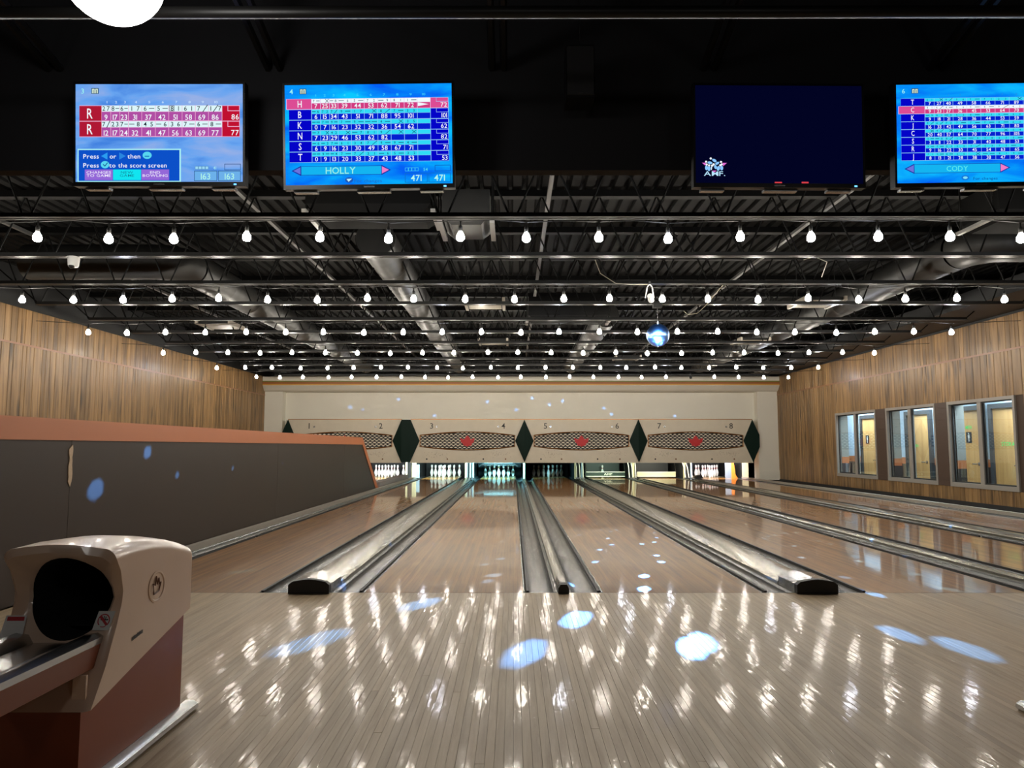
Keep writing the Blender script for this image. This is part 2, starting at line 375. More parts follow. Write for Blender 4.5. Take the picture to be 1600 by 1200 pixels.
HX = 9.2; HF = -.33
def build_corridor():
    struct(box('floor_corridor', XR + .28, HX, 8, 25.4, -.5, HF, M_CARPET))
    struct(box('ceiling_corridor', XR + .28, HX + .2, 8, 25.4, 2.3, 2.4, M_HALLB))
    w = struct(box('wall_corridor', HX, HX + .15, 8, 25.4, .73, 2.3, M_HALLB))
    box('orange_band', HX - .004, HX + .15, 8, 25.4, .58, .73, M_ORANGE, w)
    box('wainscot', HX, HX + .15, 8, 25.4, HF, .58, M_DARKW, w)
    for k, y in enumerate((8.0, 25.2)):
        struct(box('wall_corridor_end_%d' % k, XR + .28, HX, y, y + .1, HF, 2.3, M_HALLB))
    fm = mat('door frame charcoal', srgb(52, 54, 58), .45)
    def sign(parent, s, y, z, h, m, x=-.0275):
        t, wd = text2d(s, h); b = MB()
        for vs, fs in t: b.add([(x, wd / 2 - a, c) for a, c in vs], fs)     # reads from the room side
        o = b.build('sign_lettering', m, parent, (0, y, z)); return o
    for k, (ya, yb, txt, pict) in enumerate(((12.82, 13.68, 'STORAGE', 0), (14.02, 14.88, 'MEN', 1), (15.78, 16.64, 'SIDE', 0), (17.95, 18.8, 'LADIES', 1))):
        d = struct(box('door_%d' % (k + 1), HX - .03, HX - .005, ya, yb, HF, 1.70, M_DOOR))
        fr = MB(); x0, x1 = -.05, .02; hw = (yb - ya) / 2
        fr.box(x0, x1, -hw - .09, -hw, 0, 2.12).box(x0, x1, hw, hw + .09, 0, 2.12).box(x0, x1, -hw, hw, 2.03, 2.12)
        fr.build('door_frame', fm, d)
        hy = -.3 + (0 if k != 2 else .02)
        h = MB(); h.tube([(-.02, hy, .965), (-.07, hy, .965)], .012, 8); h.tube([(-.065, hy, .965), (-.068, hy + .12, .965)], .011, 8); h.tube([(-.012, hy, .965), (-.022, hy, .965)], .034, 14)
        h.build('door_handle', M_STEEL, d)
        if txt == 'STORAGE': sign(d, txt, -.02, 1.32, .075, M_GREENL, -.0165)
        elif k == 1: sign(d, 'MEN', -.03, 1.66, .07, M_GREENL, -.0165)
        elif k == 2: sign(d, 'MEN', .1, 1.30, .06, M_GREENL, -.0165)
        if pict:
            po = -.21 if k == 1 else 0; MB().box(-.018, -.0135, .1 + po, .27 + po, 1.38, 1.60).build('pictogram_plate', M_INK, d)
            g = MB(); c0 = .185 + po
            g.lathe([(.0, 0), (.018, 0)], 12)
            g.v = [(-.0190, c0 + a, 1.565 + b_) for a, b_, _ in g.v]
            g.add([(-.019, c0 - .028, 1.54), (-.019, c0 + .028, 1.54), (-.019, c0 + .028, 1.48), (-.019, c0 + .014, 1.48), (-.019, c0 + .014, 1.41), (-.019, c0 - .014, 1.41), (-.019, c0 - .014, 1.48), (-.019, c0 - .028, 1.48)], [tuple(range(8))])
            g.build('pictogram', M_WHITE, d)
    for k, y in enumerate((12.6, 15.6, 18.6)):
        o = thing('ceiling_panel_light', 'cool white recessed ceiling panel light in the corridor behind the windows', 'ceiling light', (8.72, y, 2.28), 'corridor ceiling lights')
        MB().box(-.31, .31, -.61, .61, 0, .02).build('frame', M_WHITE, o)
        MB().box(-.29, .29, -.59, .59, -.004, 0).build('diffuser', emis('panel glow', (.72, .86, 1, 1), 55.), o)
build_corridor()

def build_back_wall():
    # pillars, recessed wall, cornice with painted stripes
    struct(box('wall_back', XL, XR, 21.62, 21.74, 1.2, 2.75, M_CREAM))
    p = struct(box('trim_4', XL, -6.90, 21.32, 21.74, 0, 2.70, M_CREAM))
    p2 = struct(box('trim_5', 7.29, XR, 21.32, 21.74, 0, 2.70, M_CREAM))
    box('plinth', 7.28, XR - .002, 21.29, 21.32, 0, .28, M_CREAM, p2); box('plinth', XL + .002, -6.89, 21.29, 21.32, 0, .28, M_CREAM, p)
    c = struct(MB().prism([(21.10, 2.785), (21.10, 3.05), (21.8, 3.05), (21.8, 2.62), (21.30, 2.62), (21.22, 2.66)], 0, XL, XR).build('trim_6', M_CREAM))
    for za, zb, m in ((2.885, 2.925, mat('stripe olive', srgb(120, 118, 44), .5)), (2.835, 2.885, mat('stripe rust', srgb(160, 88, 44), .5)), (2.795, 2.835, mat('stripe yellow', srgb(206, 152, 62), .5))):
        box('painted_stripe', XL, XR, 21.094, 21.10, za, zb, m, c)
    struct(box('wall_pit_back', XL, XR, 25.2, 25.4, -.2, DECK, M_PITBLK))
    struct(box('wall_over_cornice', XL, XR, 21.75, 21.8, 3.05, DECK, M_BLACK))
    struct(box('wall_concourse', XL, XR, -5.2, -5, -.45, DECK, mat('concourse wall', srgb(90, 78, 70), .7)))
build_back_wall()

# ================================================================== LANES
def build_lanes():
    for n, x0 in LANES.items():
        nm = 'long glossy brown wooden bowling lane leading to the pins under number %s' % NW[n]
        ln = thing('bowling_lane', nm, 'bowling lane', (x0 + LW / 2, FOUL, 0), 'bowling lanes')
        MB().box(-LW / 2, LW / 2, .004, 18.0, -.12, 0).build('lane_bed', M_LANE, ln)
        MB().box(-LW / 2, LW / 2, 18.0, YEND - FOUL, -.12, .0004).build('pin_deck', mat('pin deck', srgb(206, 186, 140), .3, coat=.6, coat_r=.06), ln)
        ar = MB()
        for k in range(-3, 4):
            cx = k * .137; yy = 4.75 - abs(k) * .18 + .15
            ar.add([(cx - .016, yy, .0006), (cx + .016, yy, .0006), (cx, yy + .15, .0006)], [(0, 1, 2)])
        ar.build('aiming_arrows', mat('arrow stain', srgb(120, 62, 38), .4, coat=.7), ln)['kind'] = 'stuff'
    gd = .085
    def gutter(xa, xb, label):
        c = (xa + xb) / 2; w_ = (xb - xa) / 2
        prof = [(-w_, 0), (-w_ + .012, 0), (-w_ + .02, -.01)]
        for k in range(9):
            t = math.pi * (1 - k / 8); prof.append((math.cos(t) * (w_ - .024), -.012 - math.sin(t) * gd * .8))
        prof += [(w_ - .02, -.01), (w_ - .012, 0), (w_, 0)]
        g = thing('gutter', label, 'gutter', (c, FOUL, 0), 'lane gutters')
        m = MB(); m.strip(prof, 1, .004, YEND - FOUL); m.strip([(p[0], p[1] - .012) for p in prof], 1, .004, YEND - FOUL)
        m.build('channel', M_GUT, g, autos=35)
        return g
    def rail(g, side, w_):
        # folded bumper rail lying beside the lane edge, in sections with a joint
        y = .01
        while y < 16:
            MB().box(side * (w_ - .036), side * (w_ - .018), y, min(y + 2.95, 16.2), -.004, .012).build('bumper_rail', M_RUB, g); y += 3.0
    L = LANES
    gaps = []
    for a, b in ((1, 2), (3, 4), (5, 6), (7, 8)):
        xa, xb = L[a] + LW, L[b]
        rail(gutter(xa, xa + .215, 'grey gutter along lane %s beside the ball return cap' % NW[a]), -1, .1075)
        rail(gutter(xb - .225, xb, 'grey gutter along lane %s beside the ball return cap' % NW[b]), 1, .1125)
        x0, x1 = xa + .215, xb - .225; c = (x0 + x1) / 2; h = (x1 - x0) / 2
        t = thing('lane_division', 'silver arched ball return cap with black nose between lanes %s and %s' % (NW[a], NW[b]), 'lane capping', (c, FOUL, 0), 'ball return caps')
        arch = [(-h, -.1), (-h, .022), (-h + .01, .034)] + [(-h + .02 + (2 * h - .04) * k / 6, .036 + .014 * math.sin(math.pi * k / 6)) for k in range(7)] + [(h - .01, .034), (h, .022), (h, -.1)]
        y = .30
        while y < 16.3:
            y2 = min(y + 2.6, 16.4)
            MB().strip(arch, 1, y, y2 - .004).build('cap_section', M_CAP, t, autos=30); y = y2
        nz = [(-h + .004, -.08), (-h + .004, .06), (-h + .03, .082)] + [(-h + .05 + (2 * h - .10) * k / 4, .084 + .012 * math.sin(math.pi * k / 4)) for k in range(5)] + [(h - .03, .082), (h - .004, .06), (h - .004, -.08)]
        MB().prism(nz, 1, .0, .30).build('nose_cover', mat('nose metal', (.34, .33, .31, 1), .2, metal=1, bump=.05), t, autos=30)
        MB().prism([(q[0] * 1.02, max(q[1], .002)) for q in nz], 1, -.05, 0).build('nose_bumper', M_RUB, t)
    for a, b in ((2, 3), (4, 5), (6, 7)):
        xa, xb = L[a] + LW, L[b]
        if a == 2: xb = -3.345; 
        rail(gutter(xa, xa + (.225 if a == 2 else .235), 'grey gutter along lane %s beside %s' % (NW[a], 'the brown partition' if a == 2 else 'the narrow divider')), -1, .1125)
        xb = L[b]
        g = gutter(xb - (.225 if a == 2 else .235), xb, 'grey gutter along lane %s beside %s' % (NW[b], 'the brown partition' if a == 2 else 'the narrow divider'))
        rail(g, 1, .1125)
        if a == 2:
            s = tag(box('gutter_edge_strip', -3.06, -3.005, FOUL + .01, 22.26, -.11, .055, M_CAPL), 'pale strip along the foot of the brown partition', 'edge strip')
        else:
            c = (xa + xb) / 2; h = (xb - xa) / 2 - .235
            t = thing('lane_divider', 'narrow grey divider with black nose between lanes %s and %s' % (NW[a], NW[b]), 'lane capping', (c, FOUL, 0), 'narrow dividers')
            y = .30
            while y < 16.3:
                y2 = min(y + 2.6, 16.4)
                MB().strip([(-h, -.1), (-h, .02), (-h * .5, .034), (h * .5, .034), (h, .02), (h, -.1)], 1, y, y2 - .004).build('cap_section', M_CAP, t, autos=30); y = y2
            MB().prism([(-h, -.05), (-h, .035), (-h * .6, .06), (h * .6, .06), (h, .035), (h, -.05)], 1, .02, .30).build('nose_cover', MATS['nose metal'], t)
            MB().prism([(-h, .002), (-h, .038), (-h * .6, .062), (h * .6, .062), (h, .038), (h, .002)], 1, -.05, .02).build('nose_bumper', M_RUB, t)
    gutter(L[1] - .225, L[1], 'grey gutter along lane one beside the panelled wall')
    gutter(L[8] + LW, L[8] + LW + .225, 'grey gutter along lane eight beside the windowed wall')
    tag(box('gutter_edge_strip', L[8] + LW + .225, L[8] + LW + .30, FOUL + .01, 22.26, -.11, .05, M_CAPL), 'pale strip beside the outer gutter below the windows', 'edge strip')
    tag(box('gutter_edge_strip', L[1] - .30, L[1] - .225, FOUL + .01, 22.26, -.11, .05, M_CAPL), 'pale strip beside the outer gutter of lane one', 'edge strip')
build_lanes()

def build_partition():
    x0, x1 = -3.32, -3.075
    t = thing('partition_wall', 'low brown partition with an orange top band and slanted end', 'partition', ((x0 + x1) / 2, FOUL, 0))
    h = (x1 - x0) / 2; y0 = .6 - FOUL
    def Y(a): return a - FOUL
    # body in panels with a seam, orange capping over the top and down the slanted end
    for a, b in ((.6, 5.0), (5.004, 9.4), (9.404, 13.1)):
        MB().box(-h + .01, h - .01, Y(a), Y(b), -.11 if a > FOUL else 0, 1.02).build('panel', M_BROWN, t) if a > FOUL else MB().box(-h + .01, h - .01, Y(a), Y(b), 0.001, 1.02).build('panel', M_BROWN, t)
    MB().prism([(Y(13.104), -.1), (Y(16.35), -.1), (Y(14.62), 1.02), (Y(13.104), 1.02)], 0, -h + .01, h - .01).build('panel', M_BROWN, t)
    MB().prism([(Y(.6), 1.02), (Y(14.62), 1.02), (Y(16.35), -.1), (Y(16.62), -.1), (Y(14.62), 1.165), (Y(.6), 1.165)], 0, -h, h).build('capping', M_ORANGE, t)
    # torn strip on the seam
    rg = random.Random(2); pts = [(Y(4.985), .985)]
    l = [(Y(5.0 - .018 - rg.uniform(0, .012)), .96 - k * .028) for k in range(9)]; r_ = [(Y(5.0 + .012 + rg.uniform(-.004, .008)), .96 - k * .028) for k in range(9)]
    poly = [(Y(5.01), .99)] + r_ + [(Y(5.0), .70)] + l[::-1]
    MB().prism(poly, 0, h - .011, h - .005).build('torn_edge', mat('torn board', srgb(196, 170, 140), .7, var=.2, vscale=60), t)
    b = tag(MB().prism([(16.66, -.1), (21.2, -.1), (21.2, .16), (16.66, .16)], 0, x0 + .02, x1 - .02).build('division_kerb', mat('kerb grey', srgb(128, 120, 116), .5)), 'low grey kerb beyond the slanted end of the partition', 'kerb')
build_partition()

# ================================================================== MASKS, PITS, PINS
def leaf_poly():
    half = [(0, 1.05), (.10, .8), (.22, .74), (.30, .48), (.44, .26), (1.0, .5), (.86, .05), (.92, -.1), (.56, -.55), (.52, -.85), (.12, -.92), (.05, -1.05)]
    return half + [(-x, z) for x, z in half[::-1][:-1]]
def build_masks():
    zb, zt = .522, 1.777; zm = (zb + zt) / 2 + .0; yf = 21.27; hw = .275
    def unit(x0, nums, last=False):
        W = 3.385; t = thing('masking_unit', 'cream masking unit numbered %s and %s with mesh grille above the pins' % (NW[nums[0]], NW[nums[1]]), 'masking unit', (x0 + W / 2, yf, zb), 'masking units')
        H = zt - zb; c = W / 2; zc = H / 2
        # cream face: hexagon-waisted panel with a barrel shaped opening, built as upper and lower parts
        def arc(s, n=14): return [(-c + hw + .012 + (2 * (c - hw - .012)) * k / n, zc + s * (.165 + .10 * math.sin(math.pi * k / n))) for k in range(n + 1)]
        up = arc(1); lo = arc(-1)
        MB().prism([(-c, H), (-c + hw, zc)] + up + [(c - hw, zc), (c, H)], 1, 0, .05).build('face_panel', M_CREAM2, t)
        MB().prism([(-c, 0), (-c + hw, zc)] + lo + [(c - hw, zc), (c, 0)], 1, 0, .05).build('face_panel', M_CREAM2, t)
        MB().box(-c, c, -.015, .06, H, H + .018).build('top_trim', M_BRASS, t)
        MB().box(-c, c, -.012, .06, -.02, 0).build('bottom_trim', M_CREAM2, t)
        loop = up + lo[::-1]
        fr = MB(); fr.tube([(a, -.008, b) for a, b in loop + [loop[0]]], .017, 6); fr.build('grille_frame', M_BRASS, t)
        MB().prism(loop, 1, .04, .05).build('grille_backing', mat('grille backing', (.012, .012, .012, 1), .8), t)
        # expanded-metal grille: staggered diamonds
        g = MB(); px, pz = .13, .096; nx = int((2 * c - 2 * hw) / px)
        def half_h(x): return .165 + .10 * math.sin(math.pi * max(0, min(1, (x + c - hw) / (2 * (c - hw))))) 
        for row in range(-6, 7):
            z = row * pz / 2
            for k in range(nx + 1):
                xx = -c + hw + .03 + (k + (.5 if row % 2 else 0)) * px
                if xx > c - hw - .03 or abs(z) > half_h(xx) - .016: continue
                a, b = px * .44, pz * .19
                g.add([(xx - a, .005, zc + z), (xx, -.004, zc + z - b), (xx + a, .005, zc + z), (xx, .001, zc + z + b)], [(0, 1, 2, 3)])
        o = g.build('grille', mat('grille metal', srgb(236, 228, 208), .4), t); o['kind'] = 'stuff'
        if nums[0] != 99:
            lf = [(x * .225, zc + z * .165) for x, z in leaf_poly()]
            MB().prism(lf, 1, -.02, -.006).build('leaf_emblem', M_RED, t)
        for n, u in zip(nums, (-.315, .315)):
            tx, wd = text2d(str(n), .165); b = MB()
            for vs, fs in tx: b.add([(u * W + (-.0 if n % 2 else .0) - wd / 2 + p, -.0015, H - .265 + q) for p, q in vs], fs)
            b.build('lane_number', M_INK, t)
            k = MB(); sx = u * W + (.15 if n % 2 else -.15)
            k.lathe([(.022, 0), (.03, .0), (.03, .012), (.018, .012), (.018, .004), (0, .004)], 12)
            k.v = [(sx + a, -d, H - .21 + b_) for a, b_, d in k.v]
            k.build('knob', M_STEEL, t)
        for u, m in ((-.355, M_INK), (-.175, M_STUD), (.14, M_INK), (.335, M_STUD)):
            k = MB(); k.lathe([(.024, 0), (.024, .006), (0, .008)], 10); k.v = [(u * W + a, -d, .09 + b_) for a, b_, d in k.v]; k.build('stud', m, t)
        rg = random.Random(nums[0]); sp = MB()
        for side in (-.27, .28):
            for k in range(34):
                a = u = side * W + rg.gauss(0, .16); z = .24 + rg.gauss(0, .045)
                sp.box(a - .006, a + .006, -.0015, .001, z - .006, z + .006)
        o = sp.build('worn_specks', mat('speck', srgb(140, 124, 104), .6), t); o['kind'] = 'stuff'
    def diamond(xc, label, left=True, right=True, gap=0.):
        zc = (zt - zb) / 2; d = thing('masking_diamond', label, 'masking panel', (xc, yf, zb), 'green masking panels')
        for s, on in ((-1, left), (1, right)):
            g = s * gap / 2; x = g + s * hw
            if not on: continue
            m = MB(); m.add([(g, -.07, 0), (x, .0, zc), (g, -.07, 2 * zc), (g, .05, 0), (x, .05, zc), (g, .05, 2 * zc)], [(0, 1, 2), (5, 4, 3), (0, 3, 4, 1), (1, 4, 5, 2), (0, 2, 5, 3)])
            m.build('green_facet', M_GREEN, d)
        if gap: MB().box(-gap / 2, gap / 2, -.07, .05, 0, 2 * zc).build('green_centre_plate', M_GREEN, d)
    unit(.33, (5, 6)); unit(3.715, (7, 8)); unit(-3.055, (3, 4)); unit(-6.70, (1, 2))
    diamond(.33, 'dark green diamond panel between masking three-four and five-six'); diamond(3.715, 'dark green diamond panel between masking five-six and seven-eight')
    diamond(-3.185, 'wide dark green panel between masking one-two and three-four', gap=.26)
    # end panels: whole diamonds with a blunt outer edge
    for xc, lab, s in ((7.10, 'dark green end panel beside masking number eight', 1), (-6.70, 'dark green end panel beside masking number one', -1)):
        zc = (zt - zb) / 2; d = thing('masking_diamond', lab, 'masking panel', (xc, yf, zb), 'green masking panels')
        MB().prism([(0, 0), (-s * hw, zc), (0, 2 * zc), (s * .20, 1.28 * zc), (s * .20, .72 * zc)], 1, -.03, .05).build('green_plate', M_GREEN, d)
build_masks()

PIN_ME = None
def pin_mesh():
    prof = [(.0, .0), (.026, 0), (.0285, .012), (.036, .035), (.048, .07), (.0585, .103), (.0605, .118), (.058, .14), (.049, .175), (.037, .207), (.029, .232), (.0242, .25), (.0232, .262), (.0236, .274), (.0246, .286), (.0278, .306), (.0318, .33), (.0323, .345), (.029, .362), (.018, .377), (0, .381)]
    mif = [0] * (len(prof) - 1)
    mif[11] = 1; mif[13] = 1
    m = MB(); m.lathe(prof, 14, mif=mif); return m.mesh('bowling_pin', [M_PIN, M_PINR], True)
def build_pits():
    global PIN_ME
    PIN_ME = pin_mesh()
    HP = FOUL + 18.2; s = .3048
    full = [(0, 0), (-1, 1), (1, 1), (-2, 2), (0, 2), (2, 2), (-3, 3), (-1, 3), (1, 3), (3, 3)]
    looks = {2: 'white bowling pin in the white-lit rack of lane two beyond the partition end', 3: 'pale bowling pin in the aqua-white rack of lane three',
             4: 'cyan-lit bowling pin in the rack of lane four under the chrome pinsetter bar', 5: 'dim grey bowling pin in the unlit rack of lane five', 8: 'white bowling pin with red neck stripes in the rack of lane eight'}
    def pin(x, y, label, group, z=.0006):
        o = link('bowling_pin', PIN_ME, None, (x, y, z)); o.rotation_euler.z = random.uniform(0, 6); tag(o, label, 'bowling pin', group)
    for n, lab in looks.items():
        for i, j in full: pin(lc(n) + i * s / 2, HP + j * s * .866, lab, 'pins on lane %d' % n)
    pin(lc(6) - .02, HP + .3, 'single white bowling pin left standing behind the sweep bar of lane six', 'pins on lane six')
    # side walls of the pits (kickbacks): dark boards with pale front posts
    edges = [(-6.95, -6.72), (LANES[1] + LW + .22, LANES[2] - .23), (LANES[2] + LW + .23, LANES[3] - .23), (LANES[3] + LW + .22, LANES[4] - .23), (LANES[4] + LW + .24, LANES[5] - .24), (LANES[5] + LW + .22, LANES[6] - .23), (LANES[6] + LW + .24, LANES[7] - .24), (LANES[7] + LW + .22, LANES[8] - .23), (7.10, 7.28)]
    names = ['left of lane one', 'between lanes one and two', 'between lanes two and three', 'between lanes three and four', 'between lanes four and five', 'between lanes five and six', 'between lanes six and seven', 'between lanes seven and eight', 'beside lane eight']
    for k, ((a, b), nm) in enumerate(zip(edges, names)):
        c = (a + b) / 2; h = (b - a) / 2
        if k in (0, 8): nm2 = 'dark pit side wall with a pale front post ' + nm
        else: nm2 = 'dark pit side wall with pale front posts ' + nm
        t = thing('kickback', nm2, 'pit wall', (c, 22.3, 0), 'pit side walls')
        MB().box(-h + .02, h - .02, .04, 2.6, -.11, .95).build('board', M_PITBLK, t)
        if h > .1:
            MB().box(-h, -h + .055, -.02, .04, -.11, .95).build('post', M_CREAMP, t)
            MB().box(h - .055, h, -.02, .04, -.11, .95).build('post', M_CREAMP if k in (1, 2) else M_BLUEP, t)
            if k == 2: MB().box(h - .13, h - .06, -.02, .03, -.11, .95).build('post', M_CREAMP, t); MB().box(h, h + .10, .0, .04, .012, .42).build('guard_plate', M_BLUEP, t)
        else: MB().box(-h, h, -.02, .04, -.11, .95).build('post', M_CREAMP, t)
    for n in LANES:
        o = tag(box('pit_curtain', LANES[n] - .2, LANES[n] + LW + .2, 24.62, 24.66, -.1, 1.0, M_PITBLK), 'black pit curtain hanging behind the pins of lane %s' % NW[n], 'curtain', 'pit curtains')
    # pinsetter linkages: slim pale rods seen under the masks
    def rods(x, label, lean):
        t = thing('pinsetter_linkage', label, 'machine part', (x, 22.2, 0), 'pinsetter linkages')
        for dx, l in ((-.10, lean), (.0, lean), (.1, lean * .5)):
            MB().tube([(dx + l, -.02, .62), (dx + l * .3, -.02, .34), (dx, -.02, .02)], .014, 6).build('rod', M_CREAM, t)
        MB().box(-.14, .14, -.05, .0, .0, .03).build('foot_bracket', M_STEEL, t)
    rods(LANES[6] - .33, 'pale leaning pinsetter rods beside lane six', -.05); rods(LANES[7] - .31, 'pale leaning pinsetter rods between lanes six and seven', -.07); rods(LANES[8] - .36, 'pale leaning pinsetter rods between lanes seven and eight', -.14)
    rods(LANES[4] - .33, 'chrome pinsetter rods beside lane four', .0)
    # sweep bars lowered on lanes six and seven
    for n, col, lt in ((6, mat('sweep green', srgb(20, 40, 32), .4), 'green'), (7, mat('sweep cream', srgb(196, 192, 160), .4), 'cream')):
        t = thing('sweep_bar', 'lowered %s sweep bar with bright edges across lane %s' % ('dark green lettered' if n == 6 else 'cream', NW[n]), 'sweep bar', (lc(n), 22.75, 0), 'sweep bars')
        w_ = LW / 2 + .08
        MB().box(-w_, w_, 0, .03, .055, .17).build('sweep_board', col, t)
        MB().box(-w_, w_, -.01, .035, .17, .19).build('edge', M_CREAM, t); MB().box(-w_, w_, -.01, .035, .035, .055).build('edge', M_CREAM, t)
        for s_ in (-1, 1): MB().tube([(s_ * w_, .015, .18), (s_ * w_ * 1.02, .3, .62)], .02, 6).build('sweep_arm', M_STEEL, t)
        if n == 6:
            tx, wd = text2d('AMF', .06, 1.6); b = MB()
            for vs, fs in tx: b.add([(.08 - wd / 2 + p, -.0015, .085 + q) for p, q in vs], fs)
            b.build('lettering', M_CREAM, t)
        MB().box(-w_ + .05, w_ - .05, .9, .93, .02, .75).build('table_board', mat('pinsetter dark green', srgb(18, 34, 30), .5) if n == 6 else mat('pinsetter navy', srgb(20, 24, 34), .5), t)
    # lane 4: chrome pinsetter table edge above the pins
    t = thing('pinsetter_table', 'black and chrome pinsetter table edge above the pins of lane four', 'machine part', (lc(4), 22.62, .36))
    w_ = LW / 2 + .04
    MB().tube([(-w_ - .04, .02, .0), (-w_ + .06, 0, .07), (w_ - .06, 0, .07), (w_ + .04, .02, .0)], .024, 8).build('sweep_tube', M_RUB, t)
    MB().box(-w_ + .1, w_ - .1, .03, .07, .10, .17).build('chrome_bar', M_CHROME, t)
    MB().box(-w_ + .06, w_ - .06, .02, .05, .030, .042).build('chrome_edge', M_CHROME, t); MB().box(-.762, .762, .10, .14, .1, .15).build('carrier', M_RUB, t)
    # lane 8: grey panel and orange guard beside the pins
    t = thing('ball_guard', 'grey panel with curved orange edge beside the pins of lane eight', 'guard', (6.78, 22.35, 0))
    MB().box(-.2, -.01, .0, .03, .0, .5).build('panel', mat('guard grey', srgb(84, 94, 104), .5), t)
    MB().prism([(-.01, .5), (.07, .5), (.10, .3), (.12, .1), (.19, .0), (-.01, .0)], 1, -.01, .04).build('edge', M_GOLD, t)
    t = tag(MB().prism([(-.11, .0), (.11, .0), (.06, .095), (-.06, .095)], 1, 0, .25).build('cap_block', M_RUB, None, (LANES[8] - .33, 21.0, .05)), 'small black block on the cap end before the lane eight pins', 'block')
    # lamps behind the masks over the pin decks
    for n, col, p in ((1, (1, .97, .9), 8), (2, (.92, 1, 1), 90), (3, (.72, 1, .98), 75), (4, (.28, .82, 1), 130), (6, (.75, 1, .8), 26), (7, (1, .97, .75), 26), (8, (1, .93, .93), 65)):
        t = thing('pin_deck_lamp', 'tube lamp behind the mask over the pins of lane %s' % NW[n], 'lamp', (lc(n), 21.62, .66), 'pin deck lamps')
        MB().box(-.5, .5, -.05, .04, .03, .07).build('lamp_housing', M_WHITE, t); MB().box(-.03, .03, -.299, -.05, .035, .06).build('bracket', M_STEEL, t)
        MB().tube([(-.48, 0, .012), (.48, 0, .012)], .014, 8).build('tube', emis('tube glow %d' % n, col + (1,), p * .15), t)
        la = bpy.data.lights.new('pin_deck_light', 'AREA'); la.shape = 'RECTANGLE'; la.size = 1.0; la.size_y = .06; la.color = col; la.energy = p; la.spread = R(150)
        o = link('pin_deck_light', la, t, (0, .03, -.01)); o.rotation_euler = (R(62), 0, 0)
build_pits()

# ================================================================== CEILING STEEL
JY = [4.80, 6.06, 7.33, 8.60, 9.86, 11.10, 12.36, 13.60, 14.86, 16.1, 17.36, 18.6, 19.86]
def build_joists():
    zb = 2.955; x0, x1 = XL + .03, XR - .03; top = DECK - zb
    bot = MB()
    for s in (-1, 1):
        bot.box(x0 + .75, x1 - .75, s * .01 if s > 0 else -.045, .045 if s > 0 else -.01, 0, .006)
        bot.box(x0 + .75, x1 - .75, .01 if s > 0 else -.016, .016 if s > 0 else -.01, .006, .048)
    bm_ = bot.mesh('bottom_chord', M_JOIST)
    tp = MB().box(x0, x1, -.05, .05, top - .07, top - .001).mesh('top_chord', mat('web black', (.0035, .0035, .0035, 1), .6, spec=.1))
    p = .605; x = x0 + .46
    wb = MB(); k = 0
    while x < x1 - p - .4:
        wb.tube([(x, 0, top - .05), (x + p / 2 - .035, 0, .03)], .0095, 5); wb.tube([(x + p / 2 - .035, 0, .028), (x + p / 2 + .035, 0, .028)], .0095, 5, cap=False); wb.tube([(x + p / 2 + .035, 0, .03), (x + p, 0, top - .05)], .0095, 5); x += p
    wb.tube([(x0 + .005, 0, top - .04), (x0 + .76, 0, .03)], .0095, 5); wb.tube([(x1 - .005, 0, top - .04), (x1 - .76, 0, .03)], .0095, 5)
    web = wb.mesh('web', mat('web black', (.0035, .0035, .0035, 1), .6, spec=.1))
    for k, y in enumerate(JY):
        t = thing('roof_joist', 'black open-web steel roof joist, %s behind the screen bulkhead' % ORD[k], 'joist', (0, y, zb), 'roof joists')
        link('bottom_chord', bm_, t); link('top_chord', tp, t); link('web', web, t)
build_joists()

